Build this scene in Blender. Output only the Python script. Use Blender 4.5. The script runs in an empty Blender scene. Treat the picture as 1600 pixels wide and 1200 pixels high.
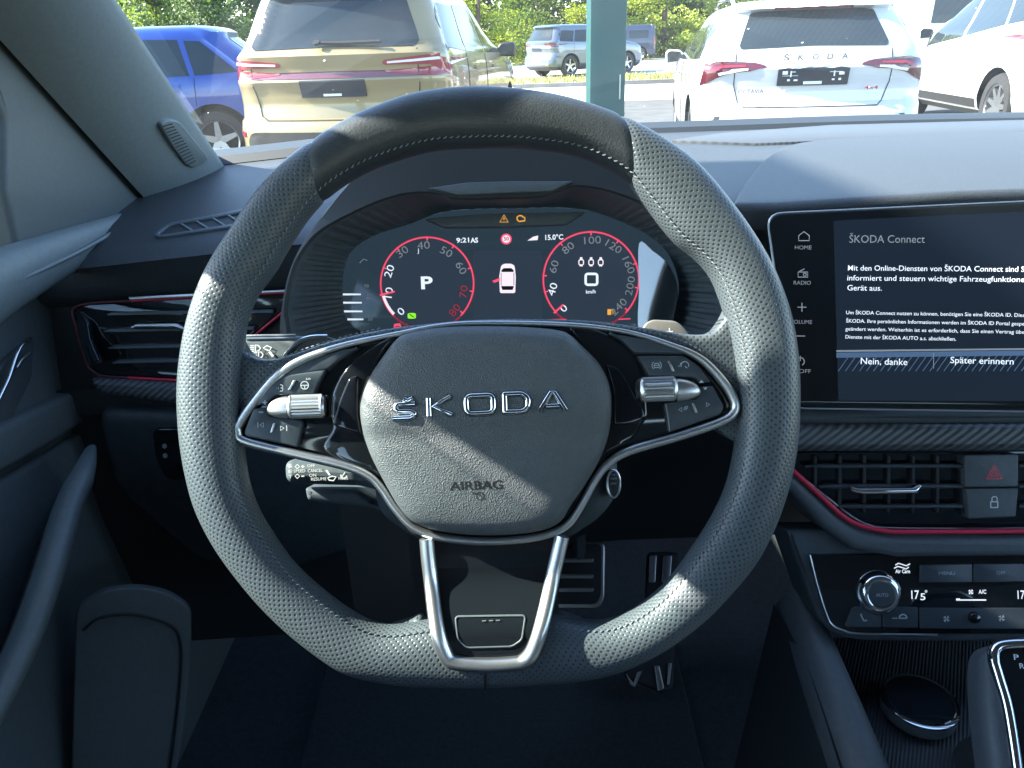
import bpy, bmesh, math, random
from mathutils import Matrix, Vector
from mathutils.geometry import tessellate_polygon
from mathutils.bvhtree import BVHTree
R = math.radians
scene = bpy.context.scene
COL = scene.collection
random.seed(7)

# ------------------------------------------------------------------ camera
CAM = Vector((0.0, 0.0, 1.22))
FPX = 1200.0
camR = Matrix.Rotation(R(90 - 24), 3, 'X') @ Matrix.Rotation(R(-2.0), 3, 'Z')
cam = bpy.data.cameras.new('camera'); cam.lens = 27.0; cam.sensor_width = 36.0
cam.clip_start = 0.02; cam.clip_end = 2000
camo = bpy.data.objects.new('camera', cam); COL.objects.link(camo)
camo.matrix_world = Matrix.Translation(CAM) @ camR.to_4x4()
scene.camera = camo

# ------------------------------------------------------------------ light
SUN_EL, SUN_D = 36.0, 3.0          # elevation; degrees ahead of the car's left side
sdir = Vector((-math.cos(R(SUN_EL)) * math.cos(R(SUN_D)), math.cos(R(SUN_EL)) * math.sin(R(SUN_D)), math.sin(R(SUN_EL))))
w = bpy.data.worlds.new('World'); scene.world = w; w.use_nodes = True
nt = w.node_tree
bg = nt.nodes['Background']
sky = nt.nodes.new('ShaderNodeTexSky'); sky.sky_type = 'NISHITA'; sky.sun_disc = False
sky.sun_elevation = R(SUN_EL); sky.sun_rotation = math.atan2(sdir.x, sdir.y)
sky.air_density = 1.0; sky.dust_density = 0.4; sky.ozone_density = 1.4
nt.links.new(sky.outputs[0], bg.inputs[0]); bg.inputs[1].default_value = 0.15
sl = bpy.data.lights.new('sun', 'SUN'); sl.energy = 5.0; sl.angle = R(0.5); sl.color = (1.0, 0.94, 0.82)
so = bpy.data.objects.new('sun', sl); COL.objects.link(so)
so.rotation_euler = sdir.to_track_quat('Z', 'Y').to_euler()
scene.view_settings.view_transform = 'Standard'; scene.view_settings.look = 'None'
EXPO = 2.6
scene.view_settings.exposure = EXPO; scene.view_settings.gamma = 1.0
scene.cycles.max_bounces = 8; scene.cycles.transparent_max_bounces = 16
scene.cycles.sample_clamp_indirect = 6.0
scene.cycles.caustics_reflective = False; scene.cycles.caustics_refractive = False

# ------------------------------------------------------------------ frames
def ray(x, y):
    return camR @ Vector(((x - 800) / FPX, (600 - y) / FPX, -1.0))
def at(x, y, zc):
    return CAM + ray(x, y) * zc
class Frame:
    """a plane in the car: u right, v up, n towards the driver"""
    def __init__(s, o, u, v):
        s.o = Vector(o); s.u = Vector(u).normalized(); n = s.u.cross(Vector(v)).normalized()
        s.n = n; s.v = n.cross(s.u)
        s.M = Matrix(((s.u.x, s.v.x, n.x, s.o.x), (s.u.y, s.v.y, n.y, s.o.y), (s.u.z, s.v.z, n.z, s.o.z), (0, 0, 0, 1)))
    def p(s, x, y, c=0.0):
        d = ray(x, y); o = s.o + s.n * c
        t = (o - CAM).dot(s.n) / d.dot(s.n)
        q = CAM + d * t - s.o
        return Vector((q.dot(s.u), q.dot(s.v)))
    def ps(s, pts, c=0.0):
        return [s.p(x, y, c) for x, y in pts]
    def loc(s, P):
        q = Vector(P) - s.o
        return Vector((q.dot(s.u), q.dot(s.v), q.dot(s.n)))
def panel_frame(x, y, zc, tilt, yaw=0):
    n = Matrix.Rotation(R(yaw), 3, 'Z') @ Vector((0, -math.cos(R(tilt)), math.sin(R(tilt))))
    u = Matrix.Rotation(R(yaw), 3, 'Z') @ Vector((1, 0, 0))
    return Frame(at(x, y, zc), u, n.cross(u))
WORLD = Frame((0, 0, 0), (1, 0, 0), (0, 1, 0))

# ------------------------------------------------------------------ materials
def mat(name, col, rough=0.5, metal=0.0, spec=0.5, noise=None, bump=None, coat=0.0, emit=None, alpha=None):
    """noise=(scale, amount) varies the colour; bump=(scale, strength, distance)"""
    m = bpy.data.materials.new(name); m.use_nodes = True
    n = m.node_tree.nodes; l = m.node_tree.links; b = n['Principled BSDF']
    b.inputs['Base Color'].default_value = (*col, 1); b.inputs['Roughness'].default_value = rough
    b.inputs['Metallic'].default_value = metal; b.inputs['Specular IOR Level'].default_value = spec
    b.inputs['Coat Weight'].default_value = coat; b.inputs['Coat Roughness'].default_value = 0.03
    if emit:
        b.inputs['Emission Color'].default_value = (*emit[0], 1); b.inputs['Emission Strength'].default_value = emit[1] * 1.5 / 2 ** EXPO   # a screen's own light, in this exposure's units
    if noise or bump:
        tc = n.new('ShaderNodeTexCoord')
    if noise:
        t = n.new('ShaderNodeTexNoise'); t.inputs['Scale'].default_value = noise[0]; t.inputs['Detail'].default_value = 6
        l.new(tc.outputs['Object'], t.inputs['Vector'])
        mr = n.new('ShaderNodeMapRange'); mr.inputs[1].default_value = .3; mr.inputs[2].default_value = .7
        mr.inputs[3].default_value = 1 - noise[1]; mr.inputs[4].default_value = 1 + noise[1]
        l.new(t.outputs[0], mr.inputs[0])
        mx = n.new('ShaderNodeVectorMath'); mx.operation = 'SCALE'; mx.inputs[0].default_value = col
        l.new(mr.outputs[0], mx.inputs['Scale']); l.new(mx.outputs[0], b.inputs['Base Color'])
    if bump:
        t = n.new('ShaderNodeTexVoronoi' if bump[0] > 0 else 'ShaderNodeTexNoise'); t.inputs['Scale'].default_value = abs(bump[0])
        if bump[0] > 0: t.feature = 'SMOOTH_F1'
        l.new(tc.outputs['Object'], t.inputs['Vector'])
        bp = n.new('ShaderNodeBump'); bp.inputs['Strength'].default_value = bump[1]; bp.inputs['Distance'].default_value = bump[2]
        l.new(t.outputs[0], bp.inputs['Height']); l.new(bp.outputs[0], b.inputs['Normal'])
    return m

def glass_mat(name, tint=(1, 1, 1), refl=0.8, dust=False):
    m = bpy.data.materials.new(name); m.use_nodes = True
    n = m.node_tree.nodes; l = m.node_tree.links; n.clear()
    out = n.new('ShaderNodeOutputMaterial'); tr = n.new('ShaderNodeBsdfTransparent'); tr.inputs[0].default_value = (*tint, 1)
    gl = n.new('ShaderNodeBsdfGlossy'); gl.inputs['Roughness'].default_value = 0.0; gl.inputs['Color'].default_value = (1, 1, 1, 1)
    fr = n.new('ShaderNodeFresnel'); fr.inputs[0].default_value = 1.45
    mu = n.new('ShaderNodeMath'); mu.operation = 'MULTIPLY'; mu.inputs[1].default_value = refl
    l.new(fr.outputs[0], mu.inputs[0])
    mx = n.new('ShaderNodeMixShader'); l.new(mu.outputs[0], mx.inputs[0]); l.new(tr.outputs[0], mx.inputs[1]); l.new(gl.outputs[0], mx.inputs[2])
    last = mx
    if dust:
        tc = n.new('ShaderNodeTexCoord')
        v = n.new('ShaderNodeTexVoronoi'); v.inputs['Scale'].default_value = 46
        l.new(tc.outputs['Object'], v.inputs['Vector'])
        ns = n.new('ShaderNodeTexNoise'); ns.inputs['Scale'].default_value = 9; l.new(tc.outputs['Object'], ns.inputs['Vector'])
        # each cell gets a speck of its own random size, most of them none at all
        sep = n.new('ShaderNodeSeparateColor'); l.new(v.outputs['Color'], sep.inputs[0])
        mr = n.new('ShaderNodeMapRange'); mr.inputs[1].default_value = .52; mr.inputs[2].default_value = 1.0; mr.inputs[3].default_value = 0.0; mr.inputs[4].default_value = .10
        l.new(sep.outputs[0], mr.inputs[0])
        lt = n.new('ShaderNodeMath'); lt.operation = 'LESS_THAN'; l.new(v.outputs['Distance'], lt.inputs[0]); l.new(mr.outputs[0], lt.inputs[1])
        df = n.new('ShaderNodeBsdfDiffuse'); df.inputs[0].default_value = (.85, .87, .85, 1)
        tl = n.new('ShaderNodeBsdfTranslucent'); tl.inputs[0].default_value = (.9, .9, .85, 1)
        ad = n.new('ShaderNodeMixShader'); ad.inputs[0].default_value = .6; l.new(df.outputs[0], ad.inputs[1]); l.new(tl.outputs[0], ad.inputs[2])
        m3 = n.new('ShaderNodeMath'); m3.operation = 'MULTIPLY'; m3.inputs[1].default_value = .8; l.new(lt.outputs[0], m3.inputs[0])
        # a faint even film of dust on the whole pane
        m4 = n.new('ShaderNodeMath'); m4.operation = 'MULTIPLY_ADD'; m4.inputs[1].default_value = .022; m4.inputs[2].default_value = 0.0; l.new(ns.outputs[0], m4.inputs[0])
        m5 = n.new('ShaderNodeMath'); m5.operation = 'MAXIMUM'; l.new(m3.outputs[0], m5.inputs[0]); l.new(m4.outputs[0], m5.inputs[1])
        m2 = n.new('ShaderNodeMixShader'); l.new(m5.outputs[0], m2.inputs[0]); l.new(mx.outputs[0], m2.inputs[1]); l.new(ad.outputs[0], m2.inputs[2]); last = m2
    l.new(last.outputs[0], out.inputs[0])
    return m

def perf_mat(name, col, pitch, rough):
    m = mat(name, col, rough); n = m.node_tree.nodes; l = m.node_tree.links; b = n['Principled BSDF']
    uv = n.new('ShaderNodeUVMap'); uv.uv_map = 'UVMap'
    mp = n.new('ShaderNodeMapping'); mp.inputs['Scale'].default_value = (1 / pitch, 1 / pitch, 1); mp.inputs['Rotation'].default_value = (0, 0, R(45))
    l.new(uv.outputs[0], mp.inputs[0])
    v = n.new('ShaderNodeTexVoronoi'); v.voronoi_dimensions = '2D'; v.inputs['Scale'].default_value = 1.0; v.inputs['Randomness'].default_value = 0.0
    l.new(mp.outputs[0], v.inputs['Vector'])
    mr = n.new('ShaderNodeMapRange'); mr.interpolation_type = 'SMOOTHSTEP'; mr.inputs[1].default_value = .12; mr.inputs[2].default_value = .36; l.new(v.outputs['Distance'], mr.inputs[0])
    mr2 = n.new('ShaderNodeMapRange'); mr2.inputs[1].default_value = .15; mr2.inputs[2].default_value = .24; mr2.inputs[3].default_value = .25; mr2.inputs[4].default_value = 1; l.new(v.outputs['Distance'], mr2.inputs[0])
    sc = n.new('ShaderNodeVectorMath'); sc.operation = 'SCALE'; sc.inputs[0].default_value = col; l.new(mr2.outputs[0], sc.inputs['Scale']); l.new(sc.outputs[0], b.inputs['Base Color'])
    tc = n.new('ShaderNodeTexCoord'); gr = n.new('ShaderNodeTexVoronoi'); gr.inputs['Scale'].default_value = 900; l.new(tc.outputs['Object'], gr.inputs['Vector'])
    ad = n.new('ShaderNodeMath'); ad.operation = 'MULTIPLY_ADD'; ad.inputs[1].default_value = .12; l.new(gr.outputs['Distance'], ad.inputs[0]); l.new(mr.outputs[0], ad.inputs[2])
    bp = n.new('ShaderNodeBump'); bp.inputs['Strength'].default_value = .7; bp.inputs['Distance'].default_value = .00028
    l.new(ad.outputs[0], bp.inputs['Height']); l.new(bp.outputs[0], b.inputs['Normal'])
    return m

def stripe_mat(name, col, rough, rot, scale, axis='X', depth=.0006, contrast=.35):
    m = mat(name, col, rough); n = m.node_tree.nodes; l = m.node_tree.links; b = n['Principled BSDF']
    tc = n.new('ShaderNodeTexCoord'); mp = n.new('ShaderNodeMapping'); mp.inputs['Rotation'].default_value = rot; l.new(tc.outputs['Object'], mp.inputs[0])
    wv = n.new('ShaderNodeTexWave'); wv.bands_direction = axis; wv.inputs['Scale'].default_value = scale; l.new(mp.outputs[0], wv.inputs['Vector'])
    mr = n.new('ShaderNodeMapRange'); mr.inputs[3].default_value = 1 - contrast; mr.inputs[4].default_value = 1 + contrast; l.new(wv.outputs[1], mr.inputs[0])
    sc = n.new('ShaderNodeVectorMath'); sc.operation = 'SCALE'; sc.inputs[0].default_value = col; l.new(mr.outputs[0], sc.inputs['Scale']); l.new(sc.outputs[0], b.inputs['Base Color'])
    bp = n.new('ShaderNodeBump'); bp.inputs['Strength'].default_value = .6; bp.inputs['Distance'].default_value = depth; l.new(wv.outputs[1], bp.inputs['Height']); l.new(bp.outputs[0], b.inputs['Normal'])
    return m

DG = (.040, .045, .050)
M = {}
M['soft'] = mat('soft_plastic', (.095, .114, .128), .50, noise=(300, .10), bump=(1300, .25, .0003))
M['dashtop'] = mat('dash_skin', (.045, .052, .058), .58, noise=(700, .22), bump=(650, .4, .0006))
M['hard'] = mat('hard_plastic', (.085, .102, .112), .50, noise=(220, .08), bump=(600, .25, .0004))
M['door'] = mat('door_plastic', (.125, .15, .158), .52, noise=(180, .07), bump=(480, .25, .0005))
M['pillar'] = mat('pillar_plastic', (.155, .186, .198), .55, noise=(220, .06), bump=(600, .2, .0004))
M['sail'] = mat('sail_plastic', (.065, .080, .086), .55, noise=(220, .06), bump=(600, .2, .0004))
M['dark'] = mat('dark_plastic', (.065, .084, .096), .55, noise=(120, .15))
M['matte'] = mat('matte_black', (.022, .027, .031), .6)
M['piano'] = mat('piano_black', (.009, .012, .015), .06, coat=.5)
M['bezel'] = mat('smoked_glass', (.008, .010, .014), .08)
M['screen'] = mat('screen_glass', (.006, .009, .016), .10, emit=((.040, .070, .115), .18))
M['button'] = mat('button_plastic', (.050, .064, .076), .32, noise=(300, .08))
M['satin'] = mat('satin_metal', (.66, .67, .67), .36, metal=1.0, noise=(60, .04))
M['chrome'] = mat('chrome', (.80, .82, .84), .07, metal=1.0)
M['alu'] = mat('brushed_metal', (.55, .56, .57), .32, metal=1.0)
M['paddle'] = mat('paddle_plastic', (.17, .165, .15), .38, noise=(300, .05))
M['leather'] = mat('smooth_leather', (.038, .046, .052), .42, noise=(200, .10), bump=(900, .35, .0004))
M['perf'] = perf_mat('perforated_leather', (.078, .096, .108), .0028, .36)
M['airbag'] = mat('grained_vinyl', (.090, .103, .110), .46, noise=(300, .06), bump=(1500, 1.0, .0005))
M['thread'] = mat('grey_thread', (.17, .19, .21), .7)
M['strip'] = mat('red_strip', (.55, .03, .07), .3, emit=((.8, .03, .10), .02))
M['sheen'] = mat('glossy_wing', (.012, .016, .022), .05, spec=1.0, coat=1.0)
M['strip_shaded'] = mat('shaded_red_strip', (.11, .02, .03), .35)  # same red strip with shade put into the colour, for the left end
M['white'] = mat('white_print', (.75, .77, .78), .5)
M['grey'] = mat('grey_print', (.50, .55, .58), .5)
M['inkdark'] = mat('dark_print', (.006, .006, .007), .6)
M['glow'] = mat('screen_white', (.8, .8, .8), .5, emit=((.80, .86, .95), .62))
M['glowdim'] = mat('screen_grey', (.3, .3, .3), .5, emit=((.55, .60, .66), .15))
M['glowpink'] = mat('screen_pink', (.8, .7, .75), .5, emit=((.95, .80, .88), .60))
M['glowred'] = mat('screen_red', (.7, .05, .08), .5, emit=((1.0, .09, .19), .60))
M['glowreddim'] = mat('screen_dark_red', (.3, .03, .05), .5, emit=((.75, .05, .10), .22))
M['gloworange'] = mat('lamp_orange', (.7, .35, .05), .5, emit=((1.0, .45, .06), .55))
M['glowgreen'] = mat('lamp_green', (.2, .7, .05), .5, emit=((.30, .95, .03), .6))
M['glowblue'] = mat('screen_band', (.05, .08, .15), .5, emit=((.10, .19, .34), .35))
M['dial'] = mat('dial_face', (.012, .016, .024), .12, emit=((.035, .055, .085), .50))
M['lcd'] = mat('lcd_glass', (.008, .010, .014), .08, emit=((.030, .055, .080), .50))
M['dialgrey'] = mat('dial_grey', (.03, .035, .045), .15, emit=((.06, .08, .11), .30))
M['carbon'] = stripe_mat('woven_strip', (.095, .105, .115), .42, (0, 0, R(52)), 62, depth=.0008, contrast=.45)
M['grille'] = stripe_mat('slotted_grille', (.062, .070, .078), .55, (0, 0, R(-25)), 40, depth=.0005, contrast=.18)
M['mesh'] = stripe_mat('console_weave', (.028, .034, .040), .5, (0, 0, R(30)), 110, depth=.0008, contrast=.4)
M['carpet'] = mat('carpet', (.032, .042, .048), .95, noise=(160, .2), bump=(-500, .6, .003))
M['roofliner'] = mat('roof_fabric', (.24, .25, .26), .9)
M['red_print'] = mat('red_print', (.55, .10, .10), .5)
M['windscreen'] = glass_mat('windscreen_glass', (.93, .97, .96), .12, dust=True)
M['sideglass'] = glass_mat('side_glass', (.9, .94, .93), .5)

# ------------------------------------------------------------------ mesh builder
class MB:
    def __init__(s): s.v = []; s.f = []; s.uv = {}; s.mi = {}
    def add(s, vs, fs, uvs=None, mi=0):
        b = len(s.v); s.v += [Vector(q) for q in vs]
        for k, f in enumerate(fs):
            if mi: s.mi[len(s.f)] = mi
            if uvs: s.uv[len(s.f)] = [uvs[i] for i in f]
            s.f.append([i + b for i in f])
        return b
    def box(s, x0, x1, y0, y1, z0, z1, mi=0):
        s.add([(x0, y0, z0), (x1, y0, z0), (x1, y1, z0), (x0, y1, z0), (x0, y0, z1), (x1, y0, z1), (x1, y1, z1), (x0, y1, z1)],
              [(0, 3, 2, 1), (4, 5, 6, 7), (0, 1, 5, 4), (1, 2, 6, 5), (2, 3, 7, 6), (3, 0, 4, 7)], mi=mi)
    def plate(s, out, z0, z1, bev=0.0, segs=3, dome=0.0, back=True, mi=0):
        """a slab with the 2D outline, its top edge rounded; dome swells the top"""
        out = [Vector((q[0], q[1])) for q in out]
        ar = sum(out[i].x * out[i - 1].y - out[i - 1].x * out[i].y for i in range(len(out)))
        if ar > 0: out = out[::-1]
        n = len(out); rings = [[(q.x, q.y, z0) for q in out]]
        if bev > 0:
            for k in range(segs + 1):
                a = k / segs * math.pi / 2
                o2 = inset(out, bev * (1 - math.cos(a)))
                rings.append([(q.x, q.y, z1 - bev + bev * math.sin(a)) for q in o2])
        else:
            rings.append([(q.x, q.y, z1) for q in out])
        if dome:
            c = sum(out, Vector((0, 0))) / n; top = [Vector(q[:2]) for q in rings[-1]]
            for t in (.92, .8, .65, .48, .3, .12):
                rings.append([(c.x + (q.x - c.x) * t, c.y + (q.y - c.y) * t, z1 + dome * (1 - t * t)) for q in top])
        vs = [q for r in rings for q in r]; fs = []
        for k in range(len(rings) - 1):
            for i in range(n):
                j = (i + 1) % n
                fs.append((k * n + i, k * n + j, (k + 1) * n + j, (k + 1) * n + i))
        b = (len(rings) - 1) * n
        for t in tessellate_polygon([[Vector((q[0], q[1], 0)) for q in rings[-1]]]):
            fs.append((b + t[0], b + t[1], b + t[2]))
        if back:
            for t in tessellate_polygon([[Vector((q[0], q[1], 0)) for q in rings[0]]]):
                fs.append((t[2], t[1], t[0]))
        s.add(vs, fs, mi=mi)
    def ring(s, out, inn, z0, z1, bev=.0008, mi=0):
        """a flat frame between two outlines with the same number of points"""
        n = len(out); o = [Vector(q[:2]) for q in out]; q2 = [Vector(q[:2]) for q in inn]
        rows = [[(*o[i], z0) for i in range(n)], [(*o[i], z1 - bev) for i in range(n)],
                [(*(o[i] + (q2[i] - o[i]) * .18), z1) for i in range(n)], [(*(o[i] + (q2[i] - o[i]) * .82), z1) for i in range(n)],
                [(*q2[i], z1 - bev) for i in range(n)], [(*q2[i], z0) for i in range(n)]]
        fs = []
        for k in range(6):
            k2 = (k + 1) % 6
            for i in range(n):
                j = (i + 1) % n; fs.append((k * n + i, k * n + j, k2 * n + j, k2 * n + i))
        s.add([q for r in rows for q in r], fs, mi=mi)
    def tube(s, path, r, n=10, closed=False, flat=1.0, up=None, caps=True, mi=0):
        """round (or flattened) bar along a path; r may be a list"""
        P = [Vector(q) for q in path]; m = len(P)
        vs = []; fs = []; prev = None
        for i in range(m):
            a = P[i - 1] if (i > 0 or closed) else P[0]; b = P[(i + 1) % m] if (i < m - 1 or closed) else P[-1]
            t = (b - a).normalized()
            if up is not None: x = t.cross(Vector(up)).normalized()
            elif prev is None: x = t.orthogonal().normalized()
            else: x = (prev - t * prev.dot(t)).normalized()
            prev = x; y = x.cross(t).normalized(); rr = r[i] if isinstance(r, (list, tuple)) else r
            for k in range(n):
                an = 2 * math.pi * k / n
                vs.append(P[i] + x * rr * math.cos(an) + y * rr * flat * math.sin(an))
        for i in range(m if closed else m - 1):
            i2 = (i + 1) % m
            for k in range(n):
                k2 = (k + 1) % n; fs.append((i * n + k, i * n + k2, i2 * n + k2, i2 * n + k))
        if caps and not closed:
            fs.append(tuple(range(n - 1, -1, -1))); fs.append(tuple((m - 1) * n + k for k in range(n)))
        s.add(vs, fs, mi=mi)
    def lathe(s, prof, o=(0, 0, 0), ax=(0, 0, 1), n=32, mi=0, caps=True):
        """prof: (radius, height) pairs about an axis"""
        ax = Vector(ax).normalized(); x = ax.orthogonal().normalized(); y = ax.cross(x); o = Vector(o)
        vs = []; fs = []
        for r, h in prof:
            for k in range(n):
                a = 2 * math.pi * k / n; vs.append(o + ax * h + (x * math.cos(a) + y * math.sin(a)) * r)
        for i in range(len(prof) - 1):
            for k in range(n):
                k2 = (k + 1) % n; fs.append((i * n + k, i * n + k2, (i + 1) * n + k2, (i + 1) * n + k))
        if caps and prof[0][0] > 1e-6: fs.append(tuple(range(n - 1, -1, -1)))
        if caps and prof[-1][0] > 1e-6: fs.append(tuple((len(prof) - 1) * n + k for k in range(n)))
        s.add(vs, fs, mi=mi)
    def stroke(s, pts, wd, c, closed=False):
        """a flat printed line"""
        P = [Vector(q[:2]) for q in pts]; m = len(P); L = []
        for i in range(m):
            a = P[i - 1] if (i or closed) else P[i]; b = P[(i + 1) % m] if (i < m - 1 or closed) else P[i]
            t = (b - a).normalized(); nn = Vector((-t.y, t.x)); L.append((P[i] + nn * wd / 2, P[i] - nn * wd / 2))
        vs = [(q.x, q.y, c) for pr in L for q in pr]; fs = []
        for i in range(m if closed else m - 1):
            j = (i + 1) % m; fs.append((2 * i, 2 * i + 1, 2 * j + 1, 2 * j))
        s.add(vs, fs)
    def fill(s, pts, c):
        P = [(q[0], q[1], c) for q in pts]
        s.add(P, [tuple(t) for t in tessellate_polygon([[Vector(q) for q in P]])])
    def text(s, body, x, y, c, size, align='CENTER', rot=0.0, sx=1.0, extrude=0.0, shear=0.0, bold=0.0, space=1.0):
        cu = bpy.data.curves.new('t', 'FONT'); cu.body = body; cu.size = 1.0; cu.align_x = align; cu.align_y = 'CENTER'
        cu.extrude = extrude / size if extrude else 0; cu.offset = bold; cu.shear = shear; cu.space_character = space; cu.resolution_u = 3
        ob = bpy.data.objects.new('t', cu); COL.objects.link(ob)
        dg = bpy.context.evaluated_depsgraph_get(); me = bpy.data.meshes.new_from_object(ob.evaluated_get(dg))
        ca, sa = math.cos(rot), math.sin(rot); vs = []
        for q in me.vertices:
            px, py = q.co.x * size * sx, q.co.y * size
            vs.append((x + px * ca - py * sa, y + px * sa + py * ca, c + q.co.z * size + extrude))
        s.add(vs, [tuple(p.vertices) for p in me.polygons])
        bpy.data.objects.remove(ob); bpy.data.curves.remove(cu); bpy.data.meshes.remove(me)
    def build(s, name, m, parent=None, fr=WORLD, angle=32, doubles=0.0):
        me = bpy.data.meshes.new(name)
        me.from_pydata([tuple(q) for q in s.v], [], s.f)
        if s.uv:
            ul = me.uv_layers.new(name='UVMap')
            for p in me.polygons:
                if p.index in s.uv:
                    for k, li in enumerate(p.loop_indices): ul.data[li].uv = s.uv[p.index][k]
        for x in (m if isinstance(m, (list, tuple)) else [m]): me.materials.append(x)
        for i, k in s.mi.items(): me.polygons[i].material_index = k
        bm = bmesh.new(); bm.from_mesh(me)
        if doubles: bmesh.ops.remove_doubles(bm, verts=bm.verts, dist=doubles)
        bmesh.ops.recalc_face_normals(bm, faces=bm.faces); bm.to_mesh(me); bm.free()
        me.polygons.foreach_set('use_smooth', [True] * len(me.polygons)); me.set_sharp_from_angle(angle=R(angle))
        return link(name, me, parent, fr)
WM = {}
def link(name, me, parent=None, fr=WORLD):
    o = bpy.data.objects.new(name, me); COL.objects.link(o)
    Mw = fr.M if isinstance(fr, Frame) else fr
    if parent is not None:
        o.parent = parent; o.matrix_basis = WM[parent.name].inverted() @ Mw
    else:
        o.matrix_basis = Mw
    WM[o.name] = Mw.copy()
    return o
def thing(name, label, cat, fr=WORLD, group=None):
    o = link(name, None, None, fr); return tag(o, label, cat, group)
def tag(o, label, cat, group=None):
    o['label'] = label; o['category'] = cat
    if group: o['group'] = group
    return o
def struct(o, kind='structure'):
    o['kind'] = kind; return o
def inset(out, d):
    """moves a clockwise/anticlockwise outline inwards by d"""
    n = len(out); ar = sum(out[i - 1].x * out[i].y - out[i].x * out[i - 1].y for i in range(n)); sg = 1 if ar > 0 else -1
    res = []
    for i in range(n):
        a, b, c = out[i - 1], out[i], out[(i + 1) % n]
        t1 = (b - a); t2 = (c - b)
        t1 = t1.normalized() if t1.length > 1e-9 else t2.normalized(); t2 = t2.normalized() if t2.length > 1e-9 else t1
        n1 = Vector((-t1.y, t1.x)) * sg; n2 = Vector((-t2.y, t2.x)) * sg
        h = n1 + n2
        h = h.normalized() if h.length > 1e-6 else n1
        k = max(.5, h.dot(n1)); res.append(b + h * d / k)
    return res
def spl(pts, n=6, closed=False):
    """Catmull-Rom through the points"""
    P = [Vector(q) for q in pts]; m = len(P); out = []
    for i in range(m if closed else m - 1):
        p0 = P[i - 1] if (i or closed) else P[0] * 2 - P[1]
        p1 = P[i]; p2 = P[(i + 1) % m]; p3 = P[(i + 2) % m] if (i + 2 < m or closed) else P[-1] * 2 - P[-2]
        for k in range(n):
            t = k / n
            out.append(.5 * ((2 * p1) + (p2 - p0) * t + (2 * p0 - 5 * p1 + 4 * p2 - p3) * t * t + (3 * p1 - p0 - 3 * p2 + p3) * t ** 3))
    if not closed: out.append(P[-1])
    return out
def rpoly(pts, r, n=5):
    """polygon with rounded corners; r a number or one per corner"""
    P = [Vector(q) for q in pts]; m = len(P); out = []
    for i in range(m):
        a, b, c = P[i - 1], P[i], P[(i + 1) % m]; rr = r[i] if isinstance(r, (list, tuple)) else r
        d1 = min(rr, (a - b).length * .45); d2 = min(rr, (c - b).length * .45)
        if rr <= 0: out.append(b); continue
        s0 = b + (a - b).normalized() * d1; s1 = b + (c - b).normalized() * d2
        for k in range(n + 1):
            t = k / n; out.append(s0 * (1 - t) ** 2 + b * 2 * t * (1 - t) + s1 * t * t)
    return out
def resample(pts, n, closed=True):
    P = [Vector(q) for q in pts]
    if closed: P = P + [P[0]]
    L = [0]
    for i in range(1, len(P)): L.append(L[-1] + (P[i] - P[i - 1]).length)
    out = []; j = 0
    for k in range(n):
        d = L[-1] * k / (n if closed else n - 1)
        while j < len(L) - 2 and L[j + 1] < d: j += 1
        s = L[j + 1] - L[j]; out.append(P[j].lerp(P[j + 1], (d - L[j]) / s if s > 0 else 0))
    return out
def arc(cx, cy, r, a0, a1, n=24):
    return [Vector((cx + r * math.cos(R(a0 + (a1 - a0) * k / n)), cy + r * math.sin(R(a0 + (a1 - a0) * k / n)))) for k in range(n + 1)]
# ------------------------------------------------------------------ steering wheel
W = panel_frame(762, 605, .46, 24)
PX = .46 / FPX
def lerp1(a, b, t): return a + (b - a) * t
def lerp2(tab, y):
    for (a, u), (b, v) in zip(tab, tab[1:]):
        if y <= b: return u + (v - u) * (y - a) / (b - a)
    return tab[-1][1]
wheel = thing('steering_wheel', 'black leather steering wheel with perforated grips, flat bottom and silver trimmed spokes', 'steering wheel', W)
OUT = [(740, 138), (695, 141), (640, 150), (595, 166), (545, 188), (495, 219), (440, 259), (400, 305), (365, 357), (345, 385), (325, 420), (308, 460), (293, 510), (284, 560), (280, 607), (281, 650), (285, 695),
       (294, 745), (307, 793), (336, 850), (378, 908), (430, 966), (490, 1017), (540, 1051), (600, 1065), (680, 1071), (730, 1072), (785, 1071), (840, 1067), (890, 1064), (960, 1051), (1030, 1018), (1085, 980), (1138, 929), (1184, 872),
       (1212, 815), (1226, 775), (1238, 730), (1245, 680), (1247, 640), (1247, 590), (1243, 540), (1235, 495), (1222, 455), (1205, 415), (1180, 372), (1145, 322), (1120, 290), (1087, 254), (1030, 214), (962, 180), (905, 160), (835, 145), (790, 140)]
INN = [(735, 231), (677, 234), (625, 248), (572, 268), (520, 300), (485, 335), (460, 372), (430, 425), (402, 460), (385, 500), (380, 550), (378, 607), (378, 650), (381, 705), (388, 755), (404, 800), (424, 832), (462, 885), (507, 925),
       (545, 953), (575, 970), (603, 978), (634, 976), (668, 968), (700, 966), (740, 970), (800, 970), (840, 964), (865, 960), (900, 968), (932, 972), (970, 964), (1012, 938), (1047, 905), (1080, 858), (1112, 809), (1135, 760), (1147, 705),
       (1152, 660), (1152, 605), (1146, 555), (1136, 505), (1124, 465), (1110, 430), (1082, 400), (1055, 382), (1030, 352), (1000, 312), (978, 280), (940, 258), (905, 243), (850, 234), (790, 230)]
def polar(pts):
    r = []
    for x, y in pts:
        dx, dy = x - 763, 605 - y; r.append((math.atan2(dy, dx) % (2 * math.pi), math.hypot(dx, dy)))
    r.sort(); return r
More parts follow.
